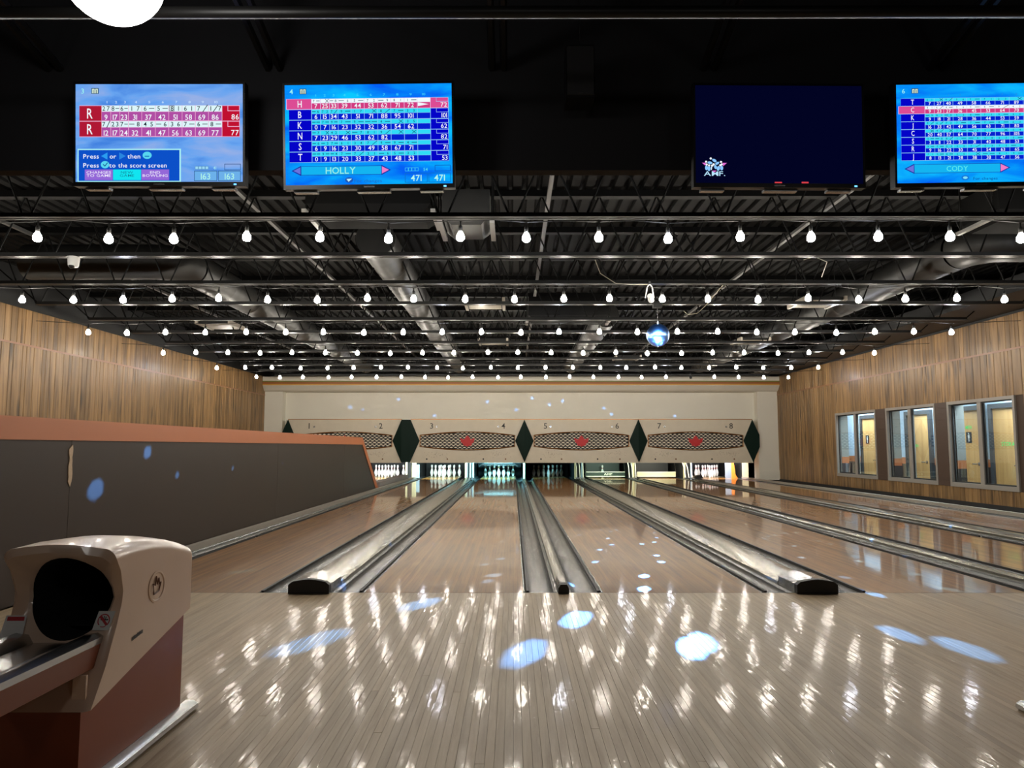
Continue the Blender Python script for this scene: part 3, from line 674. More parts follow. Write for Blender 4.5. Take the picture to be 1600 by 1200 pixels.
def build_ceiling_services():
    # bulkhead with knee braces, hanging pipe
    t = thing('screen_bulkhead', 'matte black bulkhead hanging across the hall behind the score screens', 'bulkhead', (0, 4.10, 2.59))
    MB().box(XL + .03, XR - .03, -.04, .04, 0, DECK - 2.59 - .001).build('panel', M_BULKH, t)
    for x, wh in ((-5.2, 'near the solid panelled wall'), (-2.72, 'beyond the red table screen'), (-1.42, 'between the two lit neighbouring screens'), (-.09, 'between the HOLLY screen and loudspeaker'), (1.16, 'over the dark navy screen'), (2.5, 'over the CODY screen'), (3.75, 'beyond the CODY screen'), (5.0, 'nearest the windowed wall')):
        b = MB()
        for dx in (-.035, .035): b.tube([(x + dx, -.045, .62), (x + dx, -1.75, .98)], .022, 6)
        tag(b.build('knee_brace', M_JOIST, None, (0, 4.1, 2.59)), 'black twin-tube bulkhead knee brace ' + wh, 'brace', 'bulkhead knee braces')
    tag(MB().tube([(XL + .03, 3.16, 2.99), (XR - .03, 3.16, 2.99)], .028, 10).build('hanging_pipe', M_JOIST, smooth=True), 'dark sprinkler pipe running across in front of the bulkhead', 'pipe')
    # conduits running toward the pins under the deck
    for k, (x, z) in enumerate(((-5.9, 3.55), (-2.8, 3.55), (.37, 3.55), (3.42, 3.55), (6.5, 3.55))):
        lab = ['grey bridging strut under the deck nearest the solid panelled wall', 'grey bridging strut left of the plain round duct', 'grey bridging strut over the middle lanes', 'grey bridging strut beyond the mirror ball', 'grey bridging strut near the windowed wall'][k]
        tag(MB().box(x - .022, x + .022, 4.2, 21.0, z, z + .036).build('bridging_strut', mat('strut grey', (.075, .073, .07, 1), .45)), lab, 'strut')
    def duct(x, z, r, y0, y1, label, elbow=0, el=1.6):
        t = thing('round_duct', label, 'duct', (x, y0, z), 'round air ducts'); y = 0; k = 0
        while y < y1 - y0:
            l = min(1.0, y1 - y0 - y)
            m = MB(); pr = []
            for i in range(12): pr += [(0, y + l * i / 12, 0)]
            pr.append((0, y + l, 0)); rr = [r * (1.0 if i % 3 else 1.012) for i in range(13)]; rr[0] = rr[12] = r * 1.03
            m.tube(pr, rr, 20, cap=False); m.build('duct_section', M_GALV, t, autos=40); y += l
        if elbow:
            pts = [(0, 0, 0)] + [(elbow * r * 1.5 * (1 - math.cos(a)), -r * 1.5 * math.sin(a), 0) for a in [R(18 * k) for k in range(1, 6)]] + [(elbow * (r * 1.5 + el), -r * 1.5, 0)]
            MB().tube(pts, r * 1.01, 20).build('duct_elbow', M_GALV, t, autos=40)
        else:
            MB().tube([(0, -.02, 0), (0, 0, 0)], r, 20).build('end_cap', M_GALV, t)
    duct(-4.25, 3.32, .22, 9.25, 20.5, 'round metal duct with a bend toward the solid panelled wall', -1)
    duct(-1.56, 3.32, .22, 7.9, 20.5, 'long round metal duct starting behind the boxy air unit')
    duct(1.66, 3.32, .22, 12.6, 20.5, 'short round metal duct near the mirror ball')
    duct(5.35, 3.32, .22, 8.4, 20.5, 'round metal duct with a bend toward the windowed wall', 1, .8)
    # plenum boxes and hanging unit
    def cas(x0, x1, y0, y1, z0, z1, label, nm='air_plenum'):
        t = thing(nm, label, 'air unit', ((x0 + x1) / 2, (y0 + y1) / 2, z0))
        hx, hy, h = (x1 - x0) / 2, (y1 - y0) / 2, z1 - z0
        MB().add([(-hx, -hy, .08), (hx, -hy, .08), (hx, hy, .08), (-hx, hy, .08), (-hx, -hy, h), (hx, -hy, h), (hx, hy, h), (-hx, hy, h), (-hx + .08, -hy + .06, 0), (hx - .08, -hy + .06, 0), (hx - .08, hy - .06, 0), (-hx + .08, hy - .06, 0)],
                 [(4, 5, 6, 7), (0, 1, 5, 4), (1, 2, 6, 5), (2, 3, 7, 6), (3, 0, 4, 7), (0, 8, 9, 1), (1, 9, 10, 2), (2, 10, 11, 3), (3, 11, 8, 0), (8, 11, 10, 9)]).build('casing', M_GALV if nm != 'air_plenum' else MATS['dark deck paint'], t)
        for sx in (-1, 1):
            for sy in (-1, 1): MB().tube([(sx * (hx + .02), sy * hy * .8, .02), (sx * (hx + .02), sy * hy * .8, DECK - z0 - .002)], .008, 5).build('hanger_rod', M_JOIST, t)
            MB().box(min(sx * hx, sx * (hx + .045)), max(sx * hx, sx * (hx + .045)), -hy, hy, 0, .03).build('rail', mat('rail grey', (.3, .29, .27, 1), .4), t)
        return t
    cas(-1.95, -.78, 6.55, 7.15, 3.18, 3.50, 'dark sagging air plenum before the long round duct')
    cas(-.66, -.22, 6.45, 7.05, 3.04, 3.36, 'boxy hanging air unit between grey rails', 'hanging_air_unit')
    cas(.25, 1.55, 11.4, 11.95, 3.02, 3.4, 'dark air plenum before the short round duct near the mirror ball')
    cas(4.6, 6.2, 6.6, 7.2, 3.14, 3.5, 'dark air plenum over the far windowed lanes')
    # unlit pale troffers
    for x, y, lab in ((-.42, 10.45, 'pale unlit ceiling panel hung behind the boxy air unit'), (-.40, 14.3, 'pale unlit ceiling panel hung over the middle lanes near the cornice'), (4.45, 10.35, 'pale unlit ceiling panel hung beyond the mirror ball'), (4.75, 14.2, 'pale unlit ceiling panel over lane seven near the cornice'), (-5.1, 12.3, 'pale unlit ceiling panel under the bent duct by the panelled wall'), (2.7, 16.9, 'pale unlit ceiling panel behind the mirror ball near the cornice')):
        t = thing('ceiling_panel', lab, 'ceiling panel', (x, y, 3.06), 'unlit ceiling panels')
        MB().box(-.28, .28, -.3, .3, .004, .05).build('tray', M_JOIST, t); MB().box(-.24, .24, -.28, .28, 0, .004).build('lens', M_BEIGE, t)
        for s in (-1, 1):
            MB().box(s * .28 - .02, s * .28 + .02, -.34, .34, -.01, .055).build('rail', M_CAPL, t)
            MB().tube([(s * .28, 0, .05), (s * .28, 0, DECK - 3.062)], .006, 5).build('hanger_rod', M_JOIST, t)
    # duct-like beam along the windowed wall's top edge
    tag(box('wall_beam', 6.9, 7.86, 6.0, 20.9, 3.10, 3.32, M_BLACK), 'black boxed beam along the top of the windowed wall', 'beam')
build_ceiling_services()

# ================================================================== LIGHT STRINGS
ROWS = [(5.95, -6.47, .600, 23), (8.47, -6.49, .590, 23), (10.99, -6.614, .611, 23), (13.43, -6.621, .612, 23), (15.97, -6.65, .614, 23), (18.15, -6.589, .618, 23)]
def build_strings():
    bm = MB(); bm.lathe([(.0135, .052), (.015, .045), (.024, .03), (.033, .012), (.0355, -.006), (.033, -.02), (.024, -.031), (.012, -.036), (0, -.037)], 10)
    bulb_w = bm.mesh('bulb_glass', M_BULB, True); bulb_c = bulb_w.copy(); bulb_c.materials.clear(); bulb_c.materials.append(M_BULBC)
    bulb_o = bulb_w.copy(); bulb_o.materials.clear(); bulb_o.materials.append(M_GALV)
    so = MB(); so.lathe([(.0, .135), (.006, .135), (.006, .105), (.012, .10), (.017, .092), (.017, .05), (.014, .047), (0, .047)], 8)
    sock = so.mesh('socket', M_RUB, True)
    rg = random.Random(5)
    for r, (y, x0, dx, n) in enumerate(ROWS):
        xs = [x0 + dx * k + rg.uniform(-.025, .025) for k in range(n)]; zc = 2.745
        zs = [zc + rg.uniform(-.012, .012) for _ in xs]
        pts = [(XL + .012, y, 2.93)]
        for k in range(n):
            pts.append((xs[k], y, zs[k] + .137))
            if k < n - 1: pts.append(((xs[k] + xs[k + 1]) / 2, y, zs[k] + .137 + .012))
        pts.append((XR - .012, y, 2.93))
        tag(MB().tube(pts, .0045, 5).build('string_cable', M_RUB), 'thin black cable of the %s string of bulbs behind the score screens' % ORD[r], 'cable', 'light string cables')
        for k in range(n):
            cool = rg.random() < .12 or (r, k) in ((2, 9), (0, 9))
            off = r == 5 and k == 18
            lab = 'lit round bulb hanging on the %s light string behind the score screens' % ORD[r]
            if off: lab = 'unlit bulb on the sixth light string before the cornice'
            b = thing('string_bulb', lab, 'light bulb', (xs[k], y, zs[k]), 'bulbs of light string %d' % (r + 1))
            link('socket', sock, b); link('glass', bulb_o if off else (bulb_c if cool else bulb_w), b)
build_strings()

def build_globe(loc, label):
    t = thing('globe_lamp', label, 'pendant lamp', loc, 'globe lamps')
    m = MB(); n = 20; m.lathe([(max(.0005, .19 * math.sin(math.pi * k / n)), -.19 * math.cos(math.pi * k / n)) for k in range(n + 1)], 28); m.build('globe', M_GLOBE, t, smooth=True)
    m = MB(); m.lathe([(.0, .24), (.05, .24), (.05, .19), (.06, .18), (0, .178)], 16); m.build('fitter', M_RUB, t, smooth=True)
    MB().tube([(0, 0, .24), (0, 0, DECK - 2.832)], .01, 6).build('stem', M_RUB, t)
build_globe((-1.575, 2.65, 2.83), 'large glowing white globe pendant lamp above the score screen of lane three')
for gx in (-3.2, 0., 3.2): build_globe((gx, -1.6, 2.83), 'glowing white globe pendant lamp over the concourse')

# ================================================================== SCREENS
class Scr:
    """flat print on a screen; pixel frame of the drawing is mapped to the panel"""
    def __init__(s, tv, px, W, H): s.tv = tv; s.x0, s.y0, s.x1, s.y1 = px; s.W = W; s.H = H; s.lay = {}
    def P(s, x, y): return ((x - s.x0) / (s.x1 - s.x0) - .5) * s.W, (1 - (y - s.y0) / (s.y1 - s.y0)) * s.H
    def mb(s, nm, col, d, st): return s.lay.setdefault((nm, col, d, st), MB())
    def clip(s, x): return max(-s.W / 2, min(s.W / 2, x))
    def rect(s, nm, x0, y0, x1, y1, col, d=1, st=1.):
        a, b = s.P(x0, y1); c, e = s.P(x1, y0); a = s.clip(a); c = s.clip(c)
        if c - a < 1e-4: return
        y = -.0006 * d; s.mb(nm, col, d, st).add([(a, y, b), (c, y, b), (c, y, e), (a, y, e)], [(0, 1, 2, 3)])
    def poly(s, nm, pts, col, d=1, st=1.):
        q = [s.P(*p) for p in pts]; y = -.0006 * d; s.mb(nm, col, d, st).add([(a, y, b) for a, b in q], [tuple(range(len(q)))])
    def ell(s, nm, cx, cy, rx, ry, col, d=1, rot=0, st=1.):
        s.poly(nm, [(cx + rx * math.cos(t) * math.cos(rot) - ry * math.sin(t) * math.sin(rot), cy + rx * math.cos(t) * math.sin(rot) + ry * math.sin(t) * math.cos(rot)) for t in [2 * math.pi * k / 14 for k in range(14)]], col, d, st)
    def line(s, nm, xa, ya, xb, yb, w_, col, d=3, st=1.):
        dx, dy = xb - xa, yb - ya; l = math.hypot(dx, dy); nx, ny = -dy / l * w_ / 2, dx / l * w_ / 2
        if max(xa, xb) > s.x1: return
        s.poly(nm, [(xa + nx, ya + ny), (xb + nx, yb + ny), (xb - nx, yb - ny), (xa - nx, ya - ny)], col, d, st)
    def frame(s, nm, x0, y0, x1, y1, w_, col, d=3, st=1.):
        s.rect(nm, x0, y0, x1, y0 + w_, col, d, st); s.rect(nm, x0, y1 - w_, x1, y1, col, d, st); s.rect(nm, x0, y0, x0 + w_, y1, col, d, st); s.rect(nm, x1 - w_, y0, x1, y1, col, d, st)
    def text(s, nm, t, cx, cy, h, col, d=4, align='c', ws=1., st=1.):
        hh = h / (s.y1 - s.y0) * s.H; tx, wd = text2d(t, hh, ws); x, z = s.P(cx, cy); x -= wd / 2 if align == 'c' else (wd if align == 'r' else 0); z -= hh / 2
        if x + wd > s.W / 2: return
        for vs, fs in tx: s.mb(nm, col, d, st).add([(x + a, -.0006 * d, z + b) for a, b in vs], fs)
    def cross(s, nm, cx, cy, w_, h, col, th=3.5, d=4): s.line(nm, cx - w_, cy - h, cx + w_, cy + h, th, col, d); s.line(nm, cx - w_, cy + h, cx + w_, cy - h, th, col, d)
    def flush(s):
        for (nm, col, d, st), m in s.lay.items():
            m.build(nm, emis('screen %s %.2f' % (col, st), srgb(*[int(col[i:i + 2], 16) for i in (0, 2, 4)]), st), s.tv)['kind'] = 'stuff'
def sky_mat(name, c0, c1, c2, st, seed):
    m = bpy.data.materials.new(name); m.use_nodes = True; nt = m.node_tree; nt.nodes.clear(); N = nt.nodes.new; L = nt.links.new
    tc = N('ShaderNodeTexCoord'); mp = N('ShaderNodeMapping'); mp.inputs['Scale'].default_value = (2.2, 1, 8); mp.inputs['Location'].default_value = (seed, 0, seed); mp.inputs['Rotation'].default_value = (0, .22, 0)
    n = N('ShaderNodeTexNoise'); n.inputs['Scale'].default_value = 1.3; n.inputs['Detail'].default_value = 5; n.inputs['Distortion'].default_value = .5
    L(tc.outputs['Object'], mp.inputs[0]); L(mp.outputs[0], n.inputs['Vector']); r = ramp(nt, [(.32, c0), (.5, c1), (.7, c2)]); L(n.outputs['Fac'], r.inputs[0])
    e = N('ShaderNodeEmission'); e.inputs[1].default_value = st; o = N('ShaderNodeOutputMaterial'); L(r.outputs[0], e.inputs[0]); L(e.outputs[0], o.inputs[0]); return m
def make_tv(xa, xb, zb, zt, label, bg, tilt=5., roll=0.):
    y = 3.85; cx = (xa + xb) / 2; t = thing('score_screen', label, 'television', (cx, y, zb), None); W, H = xb - xa, zt - zb; e = .012
    MB().box(-W / 2 - e, W / 2 + e, .002, .05, -.022, H + e).build('cabinet', M_PLAS, t)
    MB().box(-W / 2 - e, W / 2 + e, -.003, .002, -.024, 0).box(-W / 2 - e, W / 2 + e, -.003, .002, H, H + e).box(-W / 2 - e, -W / 2, -.003, .002, 0, H).box(W / 2, W / 2 + e, -.003, .002, 0, H).build('bezel', M_PLAS, t)
    MB().box(-W / 2, W / 2, 0, .002, 0, H).build('screen', bg, t)
    for u0, u1 in ((-.46, -.32), (-.08, .12), (.30, .44)): MB().box(W * u0, W * u1, .03, .07, -.034, -.0225).build('underside_clip', M_STEEL, t)
    MB().box(-.15, .15, .05, (.2085 + H * .35 * math.sin(R(tilt))) / math.cos(R(tilt)), H * .35, H * .5).build('wall_bracket', M_PLAS, t)
    t.rotation_euler = (R(tilt), R(roll), 0)
    MB().box(W / 2 - .05, W / 2 - .035, -.004, -.003, -.018, -.010).build('standby_light', emis('standby', srgb(90, 170, 255), 3), t)
    MB().box(-.03, .03, -.004, -.003, -.017, -.009).build('maker_badge', M_STEEL, t)
    return t, W, H
WHT = 'f4f8ff'; 
def top_bits(s, lane, x, y, k=1.):
    s.text('lane_digit', str(lane), x, y, 40 * k, '9ff6f0'); 
    s.rect('pin_icon', x + 72 * k, y - 24 * k, x + 132 * k, y + 22 * k, '28506c', 2)
    for q in (0, 1): s.rect('pin_icon', x + (78 + 27 * q) * k, y - 18 * k, x + (99 + 27 * q) * k, y + 18 * k, 'd8ecd8', 3); s.rect('pin_icon', x + (86 + 27 * q) * k, y - 10 * k, x + (91 + 27 * q) * k, y + 18 * k, '203c50', 4)
def balls(s, txt, xa, xb, cy, h, col, th=3.):
    p = txt.split(); w_ = xb - xa
    pos = [.26, .74] if len(p) == 2 else ([.74] if p == ['X'] else [.18, .52, .84][:len(p)])
    for q, f in zip(p, pos):
        cx = xa + w_ * f
        if q == '-': s.rect('ball_marks', cx - min(w_ * .2, 22), cy - 2.5, cx + min(w_ * .2, 22), cy + 2.5, col, 4)
        elif q == '/': s.line('ball_marks', cx - w_ * .17, cy + h * .62, cx + w_ * .2, cy - h * .62, th, col, 4)
        elif q == 'X': s.cross('ball_marks', cx, cy, min(w_ * .18, 18), h * .55, col, th)
        else: s.text('ball_marks', q, cx, cy, h * .78, col)
def tv_three():
    bg = sky_mat('sky screen grey blue', srgb(66, 130, 224), srgb(104, 164, 240), srgb(150, 176, 230), 1.0, 3.1)
    t, W, H = make_tv(-2.431, -1.501, 2.441, 2.984, 'wall screen showing a red two-row score table and blue button box', bg)
    s = Scr(t, (92, 115, 1483, 888), W, H); top_bits(s, 3, 152, 170)
    X = [308, 385, 460, 532, 643, 755, 867, 978, 1088, 1197, 1310]
    for k in range(10): s.text('frame_numbers', str(k + 1), (X[k] + X[k + 1]) / 2 + 8, 258, 18, 'c8e4ff', ws=1.5)
    data = [(287, ['2 7', '8 -', '6 -', '1 7', '6 -', '5 -', '8 1', '6 1', '7 /', '1 / 7'], [9, 17, 23, 31, 37, 42, 51, 58, 69, 86]), (411, ['7 /', '2 3', '7 -', '- 8', '4 5', '- 6', '3 6', '7 -', '6 -', '8 -'], [12, 17, 24, 32, 41, 47, 56, 63, 69, 77])]
    for y, bl, tt in data:
        s.rect('score_grid', 124, y - 4, 1457, y + 122, 'f0b4d8', 1); s.rect('score_grid', 124, y, 308, y + 118, 'b01834', 2); s.rect('score_grid', 1312, y, 1455, y + 118, 'c01030', 2)
        s.frame('score_grid', 1356, y - 4, 1458, y + 42, 5, 'f0b4d8', 3)
        s.text('player_initial', 'R', 212, y + 60, 80, WHT, ws=.7)
        for k in range(10):
            s.rect('score_grid', X[k] + 2, y - 3, X[k + 1] - 2, y + 44, 'dcf6fa', 2); s.rect('score_grid', X[k] + 2, y + 47, X[k + 1] - 2, y + 116, 'b04ea4', 2)
            balls(s, bl[k], X[k], X[k + 1], y + 21, 46, '182030', 6); s.text('frame_scores', str(tt[k]), (X[k] + X[k + 1]) / 2, y + 90, 42, WHT, ws=.95)
        s.text('frame_scores', str(tt[-1]), 1450, y + 88, 42, WHT, align='r')
    s.frame('ball_marks', 872, 285, 915, 330, 4, '182030', 4)
    s.rect('button_box', 108, 626, 968, 888, 'a8f0f4', 1); s.rect('button_box', 118, 636, 956, 880, '0c50c8', 2)
    s.text('help_text', 'Press', 222, 686, 34, WHT, ws=1.15); s.poly('help_icons', [(358, 655), (358, 712), (305, 684)], '2a9cf0', 3); s.text('help_text', 'or', 404, 686, 34, WHT, ws=1.15); s.poly('help_icons', [(456, 655), (456, 712), (510, 684)], '2a86e0', 3)
    s.text('help_text', 'then', 578, 686, 34, WHT, ws=1.15); s.ell('help_icons', 688, 678, 38, 29, '58d8f0', 3); s.rect('help_icons', 668, 682, 706, 690, '1c7cc0', 4)
    s.text('help_text', 'Press', 222, 757, 34, WHT, ws=1.15); s.ell('help_icons', 338, 752, 36, 29, '58d8f0', 3); s.line('help_icons', 322, 748, 336, 764, 7, '105090', 4); s.line('help_icons', 336, 764, 360, 736, 7, '105090', 4); s.text('help_text', 'to the score screen', 612, 757, 34, WHT, ws=1.1)
    for a, b, c, l1, l2, tc in ((170, 402, '9468d8', 'CHANGES', 'TO GAME', 'f0e8ff'), (405, 637, '12e4f0', 'NEW', 'GAME', '128a9c'), (640, 870, '9468d8', 'END', 'BOWLING', 'f0e8ff')):
        s.rect('buttons', a, 790, b, 874, c, 3); s.text('button_text', l1, (a + b) / 2, 813, 20, tc, ws=1.5); s.text('button_text', l2, (a + b) / 2, 838, 20, tc, ws=1.5)
    for a, b in ((1078, 1270), (1278, 1466)): s.frame('total_boxes', a, 800, b, 882, 5, '34649c', 3); s.rect('total_boxes', a, 800, b, 882, '6cb0ea', 2); s.text('total_score', '163', (a + b) / 2, 845, 48, 'b0f4e8')
    s.frame('total_boxes', 1330, 745, 1466, 796, 5, '3a5c90', 3); s.text('total_score', '41', 1250, 778, 24, 'a0e0f0'); s.rect('total_boxes', 1086, 764, 1198, 790, '9cd8f4', 2)
    for k in range(4): s.frame('total_boxes', 1086 + 28 * k, 764, 1114 + 28 * k, 790, 3, '5088b8', 3)
    s.flush()
def name_bar(s, name, y, h, x0, xa, xb, x1, k):
    ym = y + h / 2; s.rect('name_bar', xa, y, xb, y + h, '14b4f0', 2); s.frame('name_bar', xa, y, xb, y + h, 4 * k, '1440a8', 3)
    s.poly('name_arrows', [(x0, ym), (xa + 2, y - 4), (xa + 2, y + h + 4)], '1830a0', 4); s.poly('name_arrows', [(x0 + 16 * k, ym), (xa - 3, y + 8), (xa - 3, y + h - 8)], '6c74dc', 5)
    s.poly('name_arrows', [(x1, ym), (xb - 12, y - 4), (xb - 12, y + h + 4)], '1830a0', 4); s.poly('name_arrows', [(x1 - 16 * k, ym), (xb - 7, y + 8), (xb - 7, y + h - 8)], 'f07cc8', 5)
def table(s, rows, X, xn, ytop, rh, hi, xr, k, hid=None):
    for i, (ini, bl, tt, tot) in enumerate(rows):
        y = ytop + i * rh; h = i == hi; sp = rh * .38
        s.rect('score_grid', xn - (22 * k if h else 0), y - 2, xr, y + rh - 2, 'e8c8f0' if h else '8cc8f8', 1); s.rect('score_grid', xn - (18 * k if h else 0), y, X[0] - 3, y + rh - 5, 'dc4c94' if h else '0404c8', 2)
        s.rect('score_grid', X[-1] + 2, y, xr - 2, y + rh - 5, 'dc4c94' if h else '0404c8', 2); s.frame('score_grid', X[-1] + 48 * k, y - 2, xr, y + sp, 3 * k, 'a0c4f8', 3)
        s.text('player_initial', ini, (xn + X[0]) / 2 - 4, y + rh * .46, rh * .64, WHT, ws=.72)
        for c in range(len(X) - 1):
            s.rect('score_grid', X[c] + 2, y, X[c + 1] - 2, y + sp, 'f0fcff' if h else '30dcf6', 2); s.rect('score_grid', X[c] + 2, y + sp + 2, X[c + 1] - 2, y + rh - 5, 'd23c80' if h else '0420d0', 2)
            if c < len(bl) and bl[c]: balls(s, bl[c], X[c], X[c + 1], y + sp / 2, sp * .8, '10305c', 4 * k)
            if c < len(tt): s.text('frame_scores', str(tt[c]), (X[c] + X[c + 1]) / 2, y + sp + (rh - sp) * .46, rh * .42, WHT)
        if tot: s.text('frame_scores', str(tot), xr - 12, y + sp + (rh - sp) * .46, rh * .42, WHT, align='r')
def tv_four():
    bg = sky_mat('sky screen cyan', srgb(4, 96, 246), srgb(6, 150, 252), srgb(10, 200, 255), 1.0, 8.4)
    t, W, H = make_tv(-1.262, -.336, 2.426, 2.982, 'wall screen showing a six-row score table with HOLLY below', bg, 5., -.7)
    s = Scr(t, (84, 120, 1484, 908), W, H); top_bits(s, 4, 140, 172, .95)
    X = [308, 382, 458, 530, 640, 750, 862, 973, 1085, 1195, 1305]
    for k in range(10): s.text('frame_numbers', str(k + 1), (X[k] + X[k + 1]) / 2, 204, 18, '3cd8f8', ws=1.5)
    table(s, [('H', ['7 -', 'X', '- 8', '- 6', '5 -', '7 2', '- 9', '8 1', '1 -'], [7, 25, 33, 39, 44, 53, 62, 71, 72], 72), ('B', ['- 6', '7 2', '7 /', '9 -', '1 7', 'X', '8 /', '7 -', '3 3'], [6, 15, 34, 43, 51, 71, 88, 95, 101], 101),
              ('K', ['- -', '7 -', '9 -', '7 -', '9 -', '- -', '4 -', 'X', '3 5'], [0, 7, 16, 23, 32, 32, 36, 54, 62], 62), ('N', ['- 7', 'X', '4 2', 'X', '- 7', '8 1', '9 /', 'X', 'X'], [7, 23, 29, 46, 53, 62, 82], 82),
              ('S', ['- 6', '- 3', '7 -', '6 1', '3 4', '7 /', '9 -', '9 -', '4 -'], [6, 9, 16, 23, 30, 49, 58, 67, 71], 71), ('T', ['- -', '9 -', '- 4', '7 -', '7 /', '3 1', '- 6', '5 -', '3 2'], [0, 9, 13, 20, 33, 37, 43, 48, 53], 53)], X, 118, 232, 83.5, 0, 1456, 1.)
    s.poly('turn_pointer', [(1200, 268), (1200, 298), (1292, 283)], WHT, 4)
    name_bar(s, 'HOLLY', 760, 72, 134, 212, 900, 968, 1.); s.text('player_name', 'HOLLY', 546, 796, 52, '9cf0e4', 5)
    s.ell('help_icons', 616, 872, 34, 22, '1c58b8', 3); s.poly('help_icons', [(594, 864), (640, 862), (612, 886)], 'c8f4f8', 4); s.text('help_text', 'For changes', 775, 880, 24, '1c70c4', ws=1.25)
    for a, b in ((1084, 1274), (1282, 1468)): s.frame('total_boxes', a, 822, b, 898, 5, '0c70c8', 3); s.text('total_score', '471', (a + b) / 2, 862, 48, 'b8f8ec')
    s.frame('total_boxes', 1336, 762, 1468, 812, 5, '0c5cc0', 3); s.text('total_score', '54', 1258, 796, 24, '50e0f0')
    for k in range(4): s.frame('total_boxes', 1086 + 28 * k, 780, 1114 + 28 * k, 808, 3, '40d8f0', 3)
    s.flush()
def tv_six():
    bg = sky_mat('sky screen azure', srgb(4, 90, 244), srgb(4, 140, 250), srgb(14, 186, 255), 1.0, 15.7)
    t, W, H = make_tv(2.128, 3.06, 2.436, 2.982, 'wall screen showing an eight-row score table with CODY below', bg, 5., -.8)
    s = Scr(t, (84, 138, 84 + 1560, 1056), W, H); top_bits(s, 6, 152, 198, 1.05)
    X = [350, 436, 524, 610, 738, 868, 1000, 1132, 1262, 1390, 1480]
    for k in range(10): s.text('frame_numbers', str(k + 1), (X[k] + X[k + 1]) / 2, 240, 18, '1c90e8', ws=1.4)
    table(s, [('T', ['6 1', 'X', '9 /', '3 6', '9 -', '7 1', '2 3', 'X', '8 -'], [7, 27, 40, 49, 58, 66, 71, 89, 97], 97), ('C', ['8 1', '6 /', '4 -', '3 6', '9 -', '8 -', '9 /', '4 2'], [9, 23, 27, 36, 45, 53, 64, 70], 70), ('K', ['- 9', '8 1', '- 3', '5 2', '8 -', '7 1', '9 -', '3 3'], [9, 18, 21, 28, 36, 44, 53, 59], 59),
              ('J', ['9 /', '6 /', '7 2', '7 -', '7 -', '7 -', '8 -', '6 3'], [16, 33, 42, 49, 56, 63, 71, 80], 80), ('C', ['X', '9 /', 'X', '7 -', '- 6', '3 4', 'X', '5 4'], [20, 40, 57, 64, 70, 77, 96, 105], 105), ('S', ['3 -', '- 8', '8 /', '1 -', '- 8', '5 4', '6 2', '5 -'], [3, 11, 22, 23, 31, 40, 48, 53], 53),
              ('R', ['9 -', '7 -', '3 3', '5 3', '7 /', '6 3', '7 2', '- 2'], [9, 16, 22, 30, 45, 54, 63, 65], 65), ('J', ['7 1', '5 -', '8 -', '2 5', 'X', '- -', '8 1', '9 -'], [8, 13, 21, 28, 38, 38, 47, 56], 56)], X, 126, 268, 72.6, 1, 1610, 1.)
    s.rect('turn_pointer', 1276, 380, 1350, 392, '101c50', 4)
    name_bar(s, 'CODY', 880, 86, 150, 240, 1050, 1132, 1.1); s.text('player_name', 'CODY', 640, 925, 48, '58ecf0', 5)
    s.ell('help_icons', 714, 1012, 36, 24, '1478d8', 3); s.ell('help_icons', 714, 1012, 22, 12, '80e0f8', 4); s.text('help_text', 'For changes', 900, 1020, 26, '0c50a8', ws=1.2)
    for a, b in ((1270, 1440), (1450, 1620)): s.frame('total_boxes', a, 950, b, 1036, 6, '0c60c0', 3)
    s.flush()
def tv_five():
    t, W, H = make_tv(1.012, 1.94, 2.430, 2.985, 'dark navy wall screen with a small pins-and-star logo in its corner', emis('navy screen', srgb(2, 4, 34), 1.), 2., .4)
    s = Scr(t, (75, 65, 858, 512), W, H); A = lambda x, y: (96 + (x - 120) * .148 + 0, 392 + (y - 250) * .148)
    def E(x, y, rx, ry, col, rot=0, d=2): a, b = A(x, y); s.ell('logo_pins', a, b, rx * .148, ry * .148, col, d, rot)
    for p in (((180, 440), (300, 440), (285, 525)), ((830, 440), (965, 440), (850, 540)), ((495, 680), (640, 680), (566, 728))): s.poly('logo_star', [A(*q) for q in p], 'e870d8', 1)
    for x, y, rx, ry, r in ((430, 440, 78, 40, .15), (570, 370, 75, 44, .5), (660, 455, 72, 38, -.5), (318, 595, 46, 75, 0), (400, 620, 48, 78, 0), (605, 570, 44, 64, -.3), (695, 610, 48, 76, .25), (800, 600, 48, 72, 0)): E(x, y, rx, ry, '8cc8ff', r)
    for x, y in ((455, 310), (308, 410), (780, 412), (325, 495), (402, 520), (500, 528), (545, 490), (800, 490), (755, 515)): E(x, y, 36, 32, 'f4f8ff', 0, 3)
    E(478, 600, 18, 70, 'd8ecff', .1, 3)
    a, b = A(560, 752); s.text('logo_lettering', 'AMF.', a + 2, b + 3, 21, 'b8e4ff', 4, ws=1.5)
    s.rect('red_mark', 444, 505, 478, 511, 'd84048', 2); s.rect('red_mark', 570, 504, 602, 511, 'd84048', 2); s.flush()
tv_three(); tv_four(); tv_five(); tv_six()

